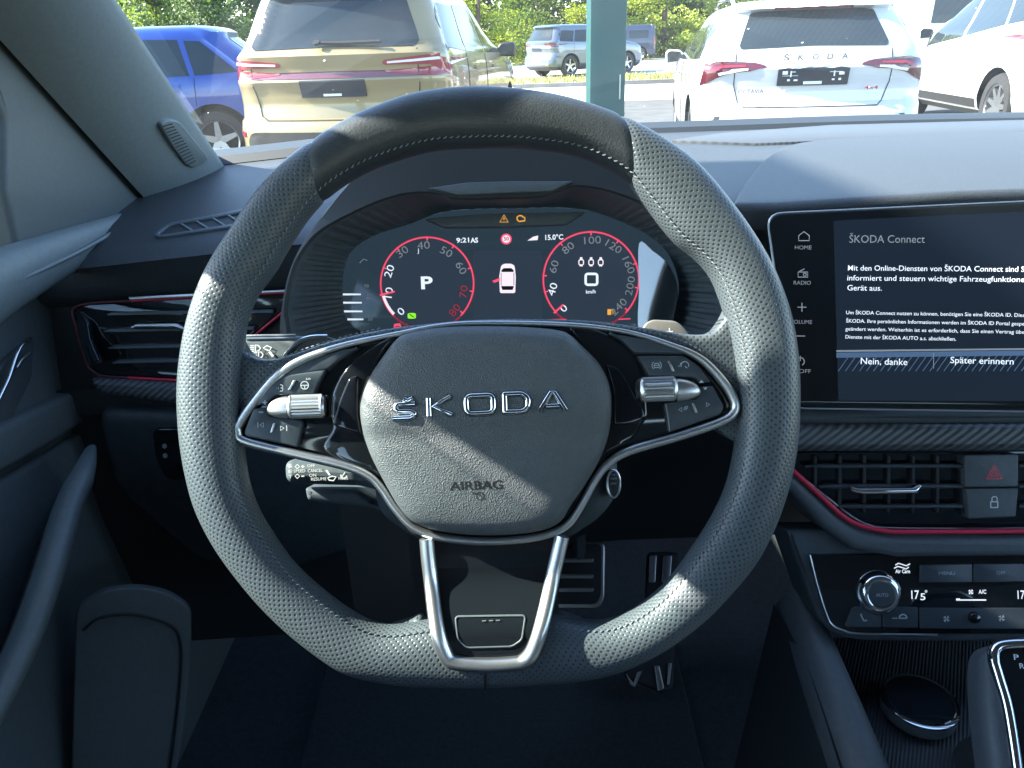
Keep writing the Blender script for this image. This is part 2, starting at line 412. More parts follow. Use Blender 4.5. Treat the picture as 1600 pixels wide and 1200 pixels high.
def pint(tab, a):
    a %= 2 * math.pi
    for i in range(len(tab)):
        a0, r0 = tab[i - 1]; a1, r1 = tab[i]
        if i == 0: a0 -= 2 * math.pi
        aa = a
        if i == 0 and a > tab[-1][0]: aa = a - 2 * math.pi
        if a0 <= aa <= a1: return r0 + (r1 - r0) * (aa - a0) / max(1e-9, a1 - a0)
    return tab[-1][1]
PO, PI_ = polar(OUT), polar(INN)
def sm(tab, a):
    return sum(pint(tab, a + d) * k for d, k in ((-.044, .15), (-.022, .2), (0, .3), (.022, .2), (.044, .15)))
def rim_pt(a, ph, grow=0.0):
    ro, ri = sm(PO, a), sm(PI_, a)
    s = (ro + ri) / 2; h = (ro - ri) / 2
    cp = math.cos(ph); sp = math.sin(ph)
    rr = s + math.copysign(abs(cp) ** .9, cp) * (h + grow / PX)
    hd = .0165 + grow
    q = W.p(763 + rr * math.cos(a), 605 - rr * math.sin(a))
    return Vector((q.x, q.y, math.copysign(abs(sp) ** .9, sp) * hd))
def rim_seg(a_o0, a_i0, a_o1, a_i1, n, m=40, gap=0.0):
    """rim section; its two ends may be slanted (outer / inner end angle)"""
    mb = MB(); vs = []; uv = []
    for i in range(n + 1):
        t = i / n
        for k in range(m + 1):
            ph = 2 * math.pi * k / m; s = (1 - math.cos(ph)) / 2
            a = (a_o0 + (a_i0 - a_o0) * s) * (1 - t) + (a_o1 + (a_i1 - a_o1) * s) * t
            e = min(i, n - i); g = -.0010 if e == 0 else (-.0002 if e == 1 else 0.0)
            vs.append(rim_pt(R(a), ph, g))
            uv.append((R(a) * .1663, (ph if ph <= math.pi else ph) / (2 * math.pi) * .116))
    fs = [(i * (m + 1) + k, i * (m + 1) + k + 1, (i + 1) * (m + 1) + k + 1, (i + 1) * (m + 1) + k) for i in range(n) for k in range(m)]
    mb.add(vs, fs, uv); return mb
rim_seg(64.3, 55.0, 125.2, 131.6, 70).build('smooth_grip', M['leather'], wheel, W, 60, 1e-6)
rim_seg(125.2, 131.6, 360 + 64.3, 360 + 55.0, 300).build('perforated_grip', M['perf'], wheel, W, 60, 1e-6)
# stitching along the inner edge
mb = MB()
def stitch_run(a0, a1, step):
    a = a0
    while a < a1:
        p = [rim_pt(R(a), R(140), .0003), rim_pt(R(a + step * .28), R(142), .0008), rim_pt(R(a + step * .55), R(144), .0003)]
        mb.tube(p, .00035, 5); a += step
for run in ((50, 185, 1.45), (196, 258, 1.3), (283, 344, 1.3), (358, 410, 1.45)):
    mb = MB(); stitch_run(*run); mb.build('stitching', M['thread'], wheel, W, 60)
# seam at the bottom, and leather flares running from the rim under the spoke trims
mb = MB()
mb.tube([rim_pt(R(269.6), R(d), .0002) for d in range(10, 100, 10)], .0006, 6)
mb.build('seam', M['inkdark'], wheel, W)
def uvplate(pts, z0, z1, bev, dome=0):
    t = MB(); t.plate(pts, z0, z1, bev, 4, dome)
    for k, f in enumerate(t.f): t.uv[k] = [(t.v[i].x, t.v[i].y) for i in f]
    return t
FL = spl([(350, 470), (372, 525), (390, 553), (420, 562), (455, 555), (520, 533), (600, 515), (690, 504), (765, 499), (850, 499), (930, 502), (1010, 513), (1078, 523), (1110, 519), (1127, 500), (1150, 470),
          (1180, 560), (1175, 700), (1150, 690), (1060, 640), (900, 560), (760, 530), (600, 560), (430, 640), (372, 700), (335, 640)], 4, True)
uvplate(W.ps(FL, -.004), -.014, .0014, .004).build('spoke_leather', M['perf'], wheel, W, 50)
uvplate(W.ps(rpoly([(600, 985), (640, 975), (655, 966), (680, 1000), (765, 1020), (850, 1000), (872, 962), (905, 972), (930, 985), (900, 1040), (780, 1050), (640, 1045)], 14), 0), -.014, -.002, .006).build('bottom_leather', M['perf'], wheel, W, 50)
# stitches along the top of the spoke leather
mb = MB()
for (xa, ya), (xb, yb) in zip(resample(W.ps(spl([(425, 570), (470, 549), (540, 527), (600, 513)], 8)), 22, False)[::1], resample(W.ps(spl([(425, 570), (470, 549), (540, 527), (600, 513)], 8)), 22, False)[1:]):
    mb.tube([(xa, ya, .0048), ((xa * .45 + xb * .55), (ya * .45 + yb * .55), .0052)], .0004, 5)
mb.build('stitching', M['thread'], wheel, W); mb = MB()
for (xa, ya), (xb, yb) in zip(resample(W.ps(spl([(930, 505), (1000, 517), (1060, 532), (1095, 550)], 8)), 22, False), resample(W.ps(spl([(930, 505), (1000, 517), (1060, 532), (1095, 550)], 8)), 22, False)[1:]):
    mb.tube([(xa, ya, .0048), ((xa * .45 + xb * .55), (ya * .45 + yb * .55), .0052)], .0004, 5)
mb.build('stitching', M['thread'], wheel, W)
# silver trim round the spokes and the airbag
TRIM = spl([(765, 504), (690, 508), (620, 521), (540, 538), (470, 562), (430, 588), (398, 624), (372, 660), (368, 676), (380, 690), (450, 708), (530, 727), (572, 743), (594, 764), (616, 796), (645, 826), (690, 842),
            (765, 848), (840, 841), (884, 824), (908, 793), (932, 750), (952, 725), (985, 705), (1060, 683), (1128, 660), (1149, 645), (1150, 626), (1130, 594), (1096, 560), (1050, 539), (980, 518), (890, 507)], 6, True)
wds = []
mb = MB(); tp = W.ps(TRIM, .008)
n = len(tp); ctr = W.p(762, 640)
path = [(q.x, q.y, .0045) for q in tp]
rad = []
for x, y in TRIM:
    rad.append(.0015 if y < 545 else (.0029 if (x < 560 or x > 960) and y > 560 else .0024))
rad = [sum(rad[(i + d) % n] for d in range(-5, 6)) / 11 for i in range(n)]
mb.tube(path, rad, 12, True, 1.0)
mb.build('spoke_trim', M['satin'], wheel, W, 60)
# piano black carrier inside the trim
mb = MB(); mb.plate(W.ps(TRIM, 0), -.012, .002, .001); mb.build('spoke_panel', M['piano'], wheel, W)
# curved black fillets beside the airbag
for pts in ([(628, 520), (585, 540), (545, 570), (522, 605), (515, 640), (520, 668), (505, 700), (535, 722), (575, 735), (600, 745), (565, 660), (575, 600), (600, 550)],
            [(890, 512), (940, 518), (985, 550), (1005, 590), (1012, 640), (1010, 655), (1000, 668), (985, 690), (945, 712), (940, 720), (950, 660), (945, 600), (915, 550)]):
    mb = MB(); mb.plate(W.ps(spl(pts, 5, True), .004), -.004, .0045, .002, dome=.0); mb.build('spoke_fillet', M['piano'], wheel, W)
for pts in ([(545, 590), (560, 585), (560, 650), (566, 680), (525, 668), (518, 660), (530, 625)], [(945, 568), (968, 575), (985, 605), (1006, 640), (1008, 655), (990, 664), (958, 666), (957, 610)]):
    mb = MB(); mb.plate(W.ps(rpoly(pts, 8), .006), .003, .0068, .0015); mb.build('spoke_pocket', M['bezel'], wheel, W)
# airbag cover
AIR = spl([(690, 511), (634, 521), (618, 530), (602, 550), (577, 588), (562, 630), (564, 668), (576, 708), (598, 752), (624, 796), (650, 820), (695, 833), (763, 838), (835, 833), (874, 818), (893, 790), (917, 755), (941, 712), (954, 668), (955, 612), (939, 571), (908, 538), (893, 524), (875, 516), (830, 511), (762, 509)], 6, True)
mb = MB(); ap = [Vector(q) for q in W.ps(AIR, .012)]
c0 = W.p(760, 665, .018)
rings = []
for t, z in ((1.0, -.004), (1.0, .009), (.985, .0135), (.955, .0172), (.91, .0198), (.85, .0212), (.76, .0222), (.66, .0229), (.56, .0234), (.46, .0238), (.36, .0241), (.26, .0243), (.16, .0245), (.06, .0246)):
    rings.append([(c0.x + (q.x - c0.x) * t, c0.y + (q.y - c0.y) * t, z) for q in ap])
n = len(ap); vs = [q for r in rings for q in r]; fs = []
for k in range(len(rings) - 1):
    for i in range(n):
        j = (i + 1) % n; fs.append((k * n + i, k * n + j, (k + 1) * n + j, (k + 1) * n + i))
fs.append(tuple((len(rings) - 1) * n + i for i in range(n)))
# a slight horizontal fold below the lettering
yf = W.p(760, 676, .02).y
for i, q in enumerate(vs):
    if q[2] > .012:
        d = (q[1] - yf) / .006
        vs[i] = (q[0], q[1], q[2] + .0020 * (1 / (1 + math.exp(-d * 1.6))) - .0010 - .0009 * math.exp(-d * d))
mb.add(vs, fs)
air = mb.build('airbag_cover', M['airbag'], wheel, W, 60)
# raised chrome lettering
mb = MB(); mk = MB()
def letter(strokes, hgt=.0256):
    for pts, closed in strokes:
        L = W.ps(pts, hgt)
        mk.tube([(x, y, hgt - .0006) for x, y in L], .0022, 10, closed, .35, up=(0, 0, 1))
        mb.tube([(x, y, hgt) for x, y in L], .0016, 10, closed, .8, up=(0, 0, 1))
def T(px): return [(x, y) for x, y in px]
letter([([(648, 631), (623, 632), (618, 635), (617, 640), (622, 643), (642, 643), (647, 646), (646, 650), (640, 653), (613, 654)], False),
        ([(630, 623), (637, 627), (645, 622)], False),
        ([(669, 622), (670, 650)], False), ([(704, 619), (676, 635), (706, 648)], False),
        (rpoly([(728, 619), (770, 617), (771, 645), (729, 647)], 9), True),
        (rpoly([(788, 616), (816, 615), (825, 622), (825, 636), (817, 643), (789, 644)], [1, 5, 5, 5, 5, 1]), True),
        ([(843, 643), (861, 613), (866, 613), (884, 641)], False), ([(853, 635), (874, 634)], False)])
air_bvh = BVHTree.FromPolygons([tuple(v) for v in vs], fs)
for m_ in (mb, mk):
    for v in m_.v:
        h = air_bvh.ray_cast(Vector((v.x, v.y, .1)), Vector((0, 0, -1)))
        if h[0]: v.z += h[0].z - .0254
mk.build('lettering_edge', M['inkdark'], air, W, 60)
mb.build('lettering', M['chrome'], air, W, 60)
air_bvh = BVHTree.FromPolygons([tuple(v) for v in vs], fs)
mb = MB(); q = W.p(745, 759, .0225)
mb.text('AIRBAG', q.x, q.y, .0243, .0070, sx=1.25, bold=.012)
q = W.p(750, 775, .0225)
mb.stroke([(q.x + .0022 * math.cos(R(a)), q.y + .0022 * math.sin(R(a)), 0) for a in range(0, 360, 30)], .0005, .0241, True)
mb.stroke([(q.x - .0045, q.y + .0018), (q.x - .001, q.y + .0012), (q.x + .003, q.y - .0022)], .0005, .0241)
for v in mb.v:
    h = air_bvh.ray_cast(Vector((v.x, v.y, .1)), Vector((0, 0, -1)))
    if h[0]: v.z = h[0].z + .00012
mb.build('airbag_mark', M['inkdark'], air, W)
# switch pods
def pod(plates, roller, caps, marks, bars, dim):
    root = None
    for k, (pts, r) in enumerate(plates):
        m2 = MB(); m2.plate(W.ps(rpoly(pts, r), .006), .001, .0066 if k else .0056, .0012)
        o = m2.build('switch_button', M['button'], wheel, W)
        if root is None: root = o
    m2 = MB(); m3 = MB()
    for b in bars:
        m2 = MB(); m2.plate(W.ps(b, .007), .006, .0074, .0003); m2.build('bar_mark', M['alu'], wheel, W)
    for kind, x, y, s in marks:
        q = W.p(x, y, .007); z = .0071; e = s * PX
        if kind == 'tri_r': m3.stroke([(q.x - e * .5, q.y + e * .7), (q.x + e * .6, q.y), (q.x - e * .5, q.y - e * .7)], .0005, z, True)
        elif kind == 'tri_l': m3.stroke([(q.x + e * .5, q.y + e * .7), (q.x - e * .6, q.y), (q.x + e * .5, q.y - e * .7)], .0005, z, True)
        elif kind == 'up': m3.fill([(q.x - e, q.y - e * .5), (q.x + e, q.y - e * .5), (q.x, q.y + e * .6)], z)
        elif kind == 'down': m3.fill([(q.x - e, q.y + e * .5), (q.x, q.y - e * .6), (q.x + e, q.y + e * .5)], z)
        elif kind == 'bar': m3.stroke([(q.x, q.y - e * .7), (q.x, q.y + e * .7)], .0005, z)
        elif kind == 'plus': m3.stroke([(q.x - e, q.y), (q.x + e, q.y)], .0006, z); m3.stroke([(q.x, q.y - e), (q.x, q.y + e)], .0006, z + .00002)
        elif kind == 'minus': m3.stroke([(q.x - e, q.y), (q.x + e, q.y)], .0006, z)
        elif kind == 'ring': m3.stroke([(q.x + e * math.cos(R(a)), q.y + e * math.sin(R(a))) for a in range(0, 360, 24)], .0005, z, True); m3.stroke([(q.x - e, q.y), (q.x + e, q.y)], .0005, z); m3.stroke([(q.x, q.y), (q.x, q.y - e)], .0005, z)
        elif kind == 'waves':
            for d in (0, .9, 1.8): m3.stroke([(q.x + e * (d - .9), q.y - e * .5), (q.x + e * (d - .6), q.y), (q.x + e * (d - .9), q.y + e * .5)], .0004, z)
        elif kind == 'voice':
            m3.stroke([(q.x + e * .2, q.y + e), (q.x + e, q.y + e * .7), (q.x + e, q.y + e * .1), (q.x + e * .2, q.y), (q.x + e, q.y - e * .3), (q.x + e * .8, q.y - e), (q.x, q.y - e)], .0004, z)
            m3.stroke([(q.x - e * .4, q.y + e * .2), (q.x - e * .4, q.y - e * .4)], .0004, z); m3.stroke([(q.x - e * .9, q.y + e * .1), (q.x - e * .9, q.y - e * .2)], .0004, z)
        elif kind == 'car':
            m3.stroke([(q.x - e * .6, q.y - e * .5), (q.x - e * .6, q.y), (q.x - e * .35, q.y + e * .5), (q.x + e * .35, q.y + e * .5), (q.x + e * .6, q.y), (q.x + e * .6, q.y - e * .5)], .0005, z, True)
            m3.stroke([(q.x - e * .6, q.y), (q.x + e * .6, q.y)], .0004, z)
            for sg in (-1, 1): m3.stroke([(q.x + sg * e * 1.1 * math.cos(R(a)), q.y + e * 1.1 * math.sin(R(a))) for a in range(-50, 60, 20)], .0004, z)
        elif kind == 'dial':
            m3.stroke([(q.x + e * math.cos(R(a)), q.y + e * math.sin(R(a))) for a in range(-20, 205, 20)], .0005, z); m3.stroke([(q.x, q.y - e * .2), (q.x + e * .6, q.y - e * .7)], .0005, z)
            m3.stroke([(q.x - e * 1.7, q.y - e * .2), (q.x - e * 1.3, q.y)], .0004, z); m3.stroke([(q.x - e * 1.1, q.y + e * .3), (q.x - e * 1.0, q.y + e * .7)], .0004, z)
        elif kind == 'pages':
            for d in (0, .55): m3.stroke([(q.x - e * .6 + d * e, q.y - e * .5 + d * e), (q.x + e * .3 + d * e, q.y - e * .5 + d * e), (q.x + e * .3 + d * e, q.y + e * .2 + d * e), (q.x - e * .6 + d * e, q.y + e * .2 + d * e)], .0004, z + d * .0001, True)
    m3.build('switch_print', M['grey'], wheel, W)
    # thumb roller: knurled drum and a smooth tapered end
    (x0, x1, y0, rr), (xa, xb) = roller, caps
    a, b = W.p(x0, y0, .009), W.p(x1, y0, .009); r0 = rr * PX
    m4 = MB(); N = 44; L = b.x - a.x; vs = []; fs = []
    st = [(0, .78), (.04, .93), (.08, 1)] + [(.1 + .8 * k / 16, 1) for k in range(17)] + [(.92, 1), (.96, .93), (1, .80)]
    for t, g in st:
        for k in range(N):
            kn = (.00045 if k % 2 else 0) if .09 < t < .91 else 0
            an = 2 * math.pi * k / N; vs.append((a.x + L * t, a.y + (r0 * g - kn) * math.cos(an), .0075 + (r0 * g - kn) * .62 * math.sin(an)))
    for i in range(len(st) - 1):
        for k in range(N):
            k2 = (k + 1) % N; fs.append((i * N + k, i * N + k2, (i + 1) * N + k2, (i + 1) * N + k))
    fs.append(tuple(range(N))); fs.append(tuple((len(st) - 1) * N + k for k in range(N)))
    m4.add(vs, fs); ro = m4.build('thumb_roller', M['satin'], wheel, W, 25)
    c, d = W.p(xa, y0, .009), W.p(xb, y0 + 1, .009); m5 = MB(); vs = []; fs = []; st = [(0, .93), (.12, .92), (.3, .88), (.5, .8), (.7, .66), (.85, .48), (.95, .28), (1, .05)]; N = 24
    for t, g in st:
        for k in range(N):
            an = 2 * math.pi * k / N; vs.append((c.x + (d.x - c.x) * t, c.y - r0 * (1 - g) * .25 + r0 * g * math.cos(an), .0072 + r0 * g * .58 * math.sin(an)))
    for i in range(len(st) - 1):
        for k in range(N):
            k2 = (k + 1) % N; fs.append((i * N + k, i * N + k2, (i + 1) * N + k2, (i + 1) * N + k))
    fs.append(tuple(range(N))); m5.add(vs, fs); m5.build('roller_end', M['satin'], wheel, W, 50)
def bar(x0, y0, x1, y1, wdt=4):
    return [(x0 - wdt / 2, y0), (x0 + wdt / 2, y0), (x1 + wdt / 2, y1), (x1 - wdt / 2, y1)]
pod([([(420, 602), (470, 566), (540, 545), (560, 543), (530, 562), (512, 577), (445, 590), (420, 604)], 3),
     ([(400, 634), (418, 602), (446, 586), (509, 578), (499, 598), (491, 616), (430, 618), (417, 632)], [3, 4, 6, 3, 2, 3, 5, 3]),
     ([(381, 675), (396, 638), (416, 637), (422, 651), (470, 656), (473, 663), (466, 699), (384, 682)], [6, 3, 3, 5, 3, 3, 4, 6])],
    (449, 507, 636, 18.5), (449, 415),
    [('voice', 437, 606, 5), ('ring', 476, 602, 6), ('waves', 481, 592, 3), ('plus', 414, 629, 3.5), ('minus', 408, 644, 3.5), ('tri_l', 409, 664, 5), ('bar', 403, 664, 6), ('tri_r', 441, 669, 5), ('bar', 448, 669, 6)],
    [bar(461, 594, 452, 609), bar(429, 661, 424, 676)], True)
pod([([(950, 520), (1022, 531), (1060, 544), (1078, 553), (992, 552), (972, 532)], 3),
     ([(995, 556), (1068, 556), (1093, 573), (1111, 597), (1094, 599), (1086, 590), (1014, 588), (1004, 570)], [3, 6, 4, 3, 3, 5, 3, 3]),
     ([(1038, 630), (1088, 622), (1096, 604), (1114, 603), (1132, 636), (1126, 648), (1045, 676), (1042, 650)], [3, 5, 3, 3, 6, 6, 3, 3])],
    (1000, 1058, 609, 19), (1058, 1096),
    [('car', 1026, 571, 6.5), ('dial', 1070, 571, 6), ('up', 1096, 596, 4), ('down', 1102, 607, 4), ('tri_l', 1063, 640, 4.5), ('pages', 1071, 638, 4), ('tri_r', 1106, 632, 4.5)],
    [bar(1045, 564, 1052, 580), bar(1083, 630, 1088, 645)], False)
# lower spoke: silver U and glossy insert; it rises over the rim at its foot
def lift(mb):
    yt, yb = W.p(765, 890).y, W.p(765, 985).y
    for q in mb.v:
        t = min(1, max(0, (yt - q.y) / (yt - yb))); q.z += .0155 * t * t * (3 - 2 * t)
    return mb
U = spl([(664, 846), (668, 890), (676, 940), (688, 990), (700, 1020), (712, 1028), (735, 1031), (765, 1032), (800, 1030), (818, 1026), (832, 1010), (848, 965), (864, 910), (880, 842)], 5)
up_ = W.ps([tuple(q) for q in U], .012); mb = MB(); mb.tube([(x, y, .004) for x, y in up_], .0043, 12, False, 1.0); lift(mb).build('lower_spoke_trim', M['satin'], wheel, W, 60)
Uo = spl([(655, 846), (658, 870), (662, 905), (670, 950), (680, 990), (690, 1020), (705, 1036), (765, 1041), (820, 1036), (838, 1018), (849, 990), (860, 955), (876, 900), (890, 842)], 5)
mb = MB(); rows = 24; L = []
for k in range(rows + 1):
    y = 842 + 194 * k / rows; t = k / rows; x0 = lerp2([(842, 660), (905, 668), (950, 677), (1000, 694), (1036, 712)], y); x1 = lerp2([(842, 884), (905, 866), (955, 852), (1000, 836), (1036, 815)], y)
    for j in range(7): q = W.p(lerp1(x0, x1, j / 6), y, .010); L.append((q.x, q.y, .0025))
mb.add(L, [(k * 7 + j, k * 7 + j + 1, k * 7 + j + 8, k * 7 + j + 7) for k in range(rows) for j in range(6)])
lift(mb).build('lower_spoke_panel', M['piano'], wheel, W, 60)
bo = rpoly([(711, 965), (740, 964.4), (790, 963.4), (821, 963), (815, 998), (800, 1008), (730, 1010), (716, 998)], [6, 0, 0, 6, 6, 6, 6, 6])
mb = MB(); L = W.ps([tuple(q) for q in bo], .016); mb.tube([(*q, .0028) for q in L], .0005, 6, True); q = W.p(767, 970, .016)
for d in (-.004, 0, .004): mb.stroke([(q.x + d - .0012, q.y), (q.x + d + .0012, q.y)], .0006, .0032)
lift(mb).build('badge_print', M['hard'], wheel, W)
# shift paddles behind the spokes
PB = -.022
mb = MB(); mb.plate(W.ps(rpoly([(446, 558), (472, 533), (490, 527), (515, 526), (560, 548), (560, 590), (470, 600)], [6, 10, 8, 8, 8, 8, 8]), PB), PB - .003, PB, .0012); mb.build('shift_paddle', M['paddle'], wheel, W)
mb = MB(); L = spl(W.ps([(446, 557), (455, 546), (470, 533), (488, 527.5), (512, 526.5)], PB), 5); mb.tube([(x, y, PB + .0005) for x, y in L], .0016, 8); mb.build('paddle_edge', M['alu'], wheel, W)
mb = MB(); mb.plate(W.ps(rpoly([(998, 525), (1008, 505), (1020, 499), (1056, 501), (1068, 510), (1090, 540), (1040, 570), (990, 560)], [6, 8, 6, 8, 6, 8, 8, 8]), PB), PB - .003, PB, .0014)
pd = mb.build('shift_paddle', M['paddle'], wheel, W)
mb = MB(); q = W.p(1046, 518, PB); mb.stroke([(q.x - .0022, q.y), (q.x + .0022, q.y)], .0007, PB + .0002); mb.stroke([(q.x, q.y - .0022), (q.x, q.y + .0022)], .0007, PB + .00025); mb.build('plus_mark', M['white'], pd, W)
# hub body behind the spokes
mb = MB(); mb.plate(W.ps(rpoly([(590, 560), (930, 560), (930, 740), (860, 830), (660, 830), (590, 740)], 40), -.03), -.055, -.012, .008); mb.build('hub_body', M['dark'], wheel, W)
# ------------------------------------------------------------------ dashboard
def lerp(a, b, t): return a + (b - a) * t
def fit(mb, fr, body, x0, x1, y, hpx, c, align='L', bold=0.0, rot=0.0):
    """text whose width runs from photo column x0 to x1 on row y of the panel, capitals hpx tall"""
    a = fr.p(x0, y, c); b = fr.p(x1, y, c); k = (b - a).length / abs(x1 - x0); h = hpx * k
    t = MB(); t.text(body, 0, 0, 0, h / .72, 'LEFT', bold=bold)
    xs = [q.x for q in t.v]
    if not xs: return
    wd = max(xs) - min(xs); s = (b - a).length / wd; x_ = min(xs)
    mb.add([(a.x + (q.x - x_) * s, a.y + q.y, c) for q in t.v], t.f)
dash = thing('dashboard', 'dark grey dashboard with red edged air vents under the windscreen', 'dashboard', WORLD)
# upper body: columns of (Y, z), lofted across the car
LP = [(252, 1.06), (300, .90), (345, .81), (388, .757), (404, .746), (412, .743), (418, .748), (440, .757), (456, .767), (470, .784), (596, .80), (600, .79), (640, .80), (646, .81), (700, .83), (800, .87), (1000, 1.0)]
LC = [(at(300, y, z).y, at(300, y, z).z) for y, z in LP]
RC = [(1.36, 1.075), (1.20, 1.077), (1.02, 1.078), (.86, 1.079), (.74, 1.079), (.705, 1.077), (.69, 1.073), (.683, 1.066), (.68, 1.06), (.68, 1.03), (.70, .93), (.70, .92), (.71, .90), (.72, .88), (.76, .80), (.82, .70), (1.0, .50)]
def col_at(X):
    t = min(1, max(0, (X + .10) / .24)); t = t * t * (3 - 2 * t); out = []
    for k, ((y0, z0), (y1, z1)) in enumerate(zip(LC, RC)):
        zz = z0 + (.075 * (X + .40) if k < 9 else .04 * (X + .40)) * (1 - t)
        out.append((lerp(y0, y1, t) - (.28 * max(0, X - .45) ** 2 if k < 3 else 0), lerp(zz, z1, t)))
    return out
XS = [-.475 + .0425 * i for i in range(41)]
mb = MB(); vs = []; fs = []; cols = [col_at(X) for X in XS]; nc = len(LC)
for X, c in zip(XS, cols): vs += [(X, y, z) for y, z in c]
for i in range(len(XS) - 1):
    for k in range(nc - 1): fs.append((i * nc + k, i * nc + k + 1, (i + 1) * nc + k + 1, (i + 1) * nc + k))
mb.add(vs, fs); dbody = mb.build('dash_body', M['dashtop'], dash, WORLD, 40)
dash_bvh = BVHTree.FromPolygons([tuple(v) for v in vs], fs)
def on_dash(x, y, lift=.0):
    d = ray(x, y).normalized(); h = dash_bvh.ray_cast(CAM, d)
    return h[0] - d * lift if h[0] else None
# the wide padded top on the passenger side, with its curved front corner
H = Frame((0.3, .9, 1.079), (1, 0, 0), (0, 1, 0))
def poly_on(fr, pts, c=0): return fr.ps(pts, c)
pad = H.ps(spl([(1142, 318), (1152, 300), (1168, 275), (1192, 248), (1225, 228), (1280, 218), (1400, 211), (1600, 205), (1900, 200)], 5), .012) + H.ps([(1900, 285), (1500, 300), (1215, 318)], .012)
mb = MB(); mb.plate(pad, -.01, .012, .007, 4); pad_o = mb.build('top_pad', M['dashtop'], dash, H, 40)
# speaker slots and the dark edge against the glass
strip = H.ps([(1050, 214), (1130, 203), (1300, 191), (1600, 183), (1900, 178)], .006) + H.ps([(1900, 200), (1600, 203), (1400, 209), (1280, 215), (1180, 219)], .006)
mb = MB(); mb.plate(strip, -.004, .002, .0008, 2); mb.build('slotted_speaker_band', M['grille'], dash, H, 40)
mb = MB(); edge = []
for X in [-.46 + .05 * i for i in range(35)]:
    c = col_at(X); edge.append((X, c[0][0], c[0][1]))
vs = []; 
for X, y, z in edge: vs += [(X, y - .045, z - .002), (X, y - .035, z + .008), (X, y + .02, z + .012), (X, y + .02, z - .05)]
fs = [(i * 4 + k, i * 4 + k + 1, (i + 1) * 4 + k + 1, (i + 1) * 4 + k) for i in range(len(edge) - 1) for k in range(3)]
mb.add(vs, fs); mb.build('windscreen_ledge', M['matte'], dash, WORLD)
# side demister slot
Tp = on_dash(320, 352); Ta = on_dash(320, 375); Tb = on_dash(250, 362); TF = Frame(Tp, Tp - Tb, Tp - Ta)
o = TF.ps(rpoly([(238, 368), (262, 349), (330, 337), (402, 322), (430, 330), (420, 346), (340, 358), (250, 371)], 8), .002)
i_ = TF.ps(rpoly([(247, 366), (266, 352), (331, 341), (402, 327), (423, 333), (415, 343), (339, 354), (254, 368)], 6), .002)
mb = MB(); mb.ring(resample(o, 60), resample(i_, 60), -.004, .003, .0008); mb.build('demister_frame', M['hard'], dash, TF)
dem = MB(); dem.plate(i_, -.003, .0005); demo = dem.build('demister_slot', M['matte'], dash, TF)
mb = MB()
for x, y in ((288, 352), (312, 348), (337, 343), (362, 339), (388, 334)):
    a = TF.p(x - 8, y - 4, .001); b = TF.p(x + 14, y + 10, .001); t = (b - a).normalized() * .001; nn = Vector((-t.y, t.x))
    mb.plate([a + nn, b + nn, b - nn, a - nn], 0, .0022, .0003)
mb.build('demister_slat', M['pillar'], demo, TF)
# ---- left air vent
F = panel_frame(220, 525, .775, 16)
VO = [(112, 487), (132, 475), (290, 465), (462, 457), (448, 482), (388, 530), (330, 594), (160, 586), (140, 572)]
vent = MB(); vent.plate(F.ps(rpoly(VO, 12)), -.02, .003, .002); vento = vent.build('air_vent', M['piano'], dash, F)
for nm, mk, pts in (('red_strip', 'strip', [(205, 470), (290, 464.5), (462, 456)]), ('red_strip', 'strip', [(449, 482), (389, 531)]), ('red_strip', 'strip', [(200, 590), (330, 597)]), ('shaded_strip', 'strip_shaded', [(205, 470), (140, 474), (114, 484), (118, 510), (132, 560), (140, 576), (160, 587), (200, 590)])):
    mb = MB(); L = F.ps([tuple(q) for q in (spl(pts, 5) if len(pts) > 3 else pts)], .004); mb.tube([(q.x, q.y, .004) for q in L], .0014, 8); mb.build(nm, M[mk], vento, F, 60)
VCF = panel_frame(136, 528, .764, 24, -24); mb = MB(); mb.plate(VCF.ps(rpoly([(118, 490), (126, 486), (137, 505), (141, 530), (155, 563), (152, 567), (138, 570), (137, 560), (128, 542), (120, 510)], 2), 0), -.004, .0006, .0004); mb.build('vent_cheek', M['sheen'], vento, VCF)
for ys, x0, x1 in ((489, 170, 430), (515, 165, 400), (541, 172, 380), (564, 178, 350)):
    mb = MB(); mb.plate(F.ps(rpoly([(x0, ys + 2), (x0 + 8, ys - 2), (x1, ys - 6), (x1, ys + 1)], 1), .005), .002, .010, .0012); mb.build('vent_slat', M['button'], vento, F)
mb = MB(); mb.plate(F.ps(rpoly([(203, 512), (212, 506), (276, 505), (292, 514), (290, 519), (273, 512), (212, 512)], 2), .014), .008, .0145, .0015); mb.build('vent_tab', M['alu'], vento, F)
mb = MB(); mb.plate(F.ps(rpoly([(200, 464), (290, 459), (458, 452), (458, 456), (290, 464.5), (202, 469)], 1), .007), -.004, .007, .001); mb.build('chrome_line', M['alu'], vento, F)
mb = MB(); mb.plate(F.ps(rpoly([(246, 581), (300, 585), (300, 589), (250, 585)], 1), .006), 0, .006, .001); mb.build('chrome_line', M['alu'], vento, F)
mb = MB(); mb.plate(F.ps(rpoly([(140, 590), (330, 602), (480, 606), (480, 650), (300, 634), (160, 616), (146, 606)], 8), .01), -.02, .012, .006); mb.build('woven_strip', M['carbon'], dash, F)
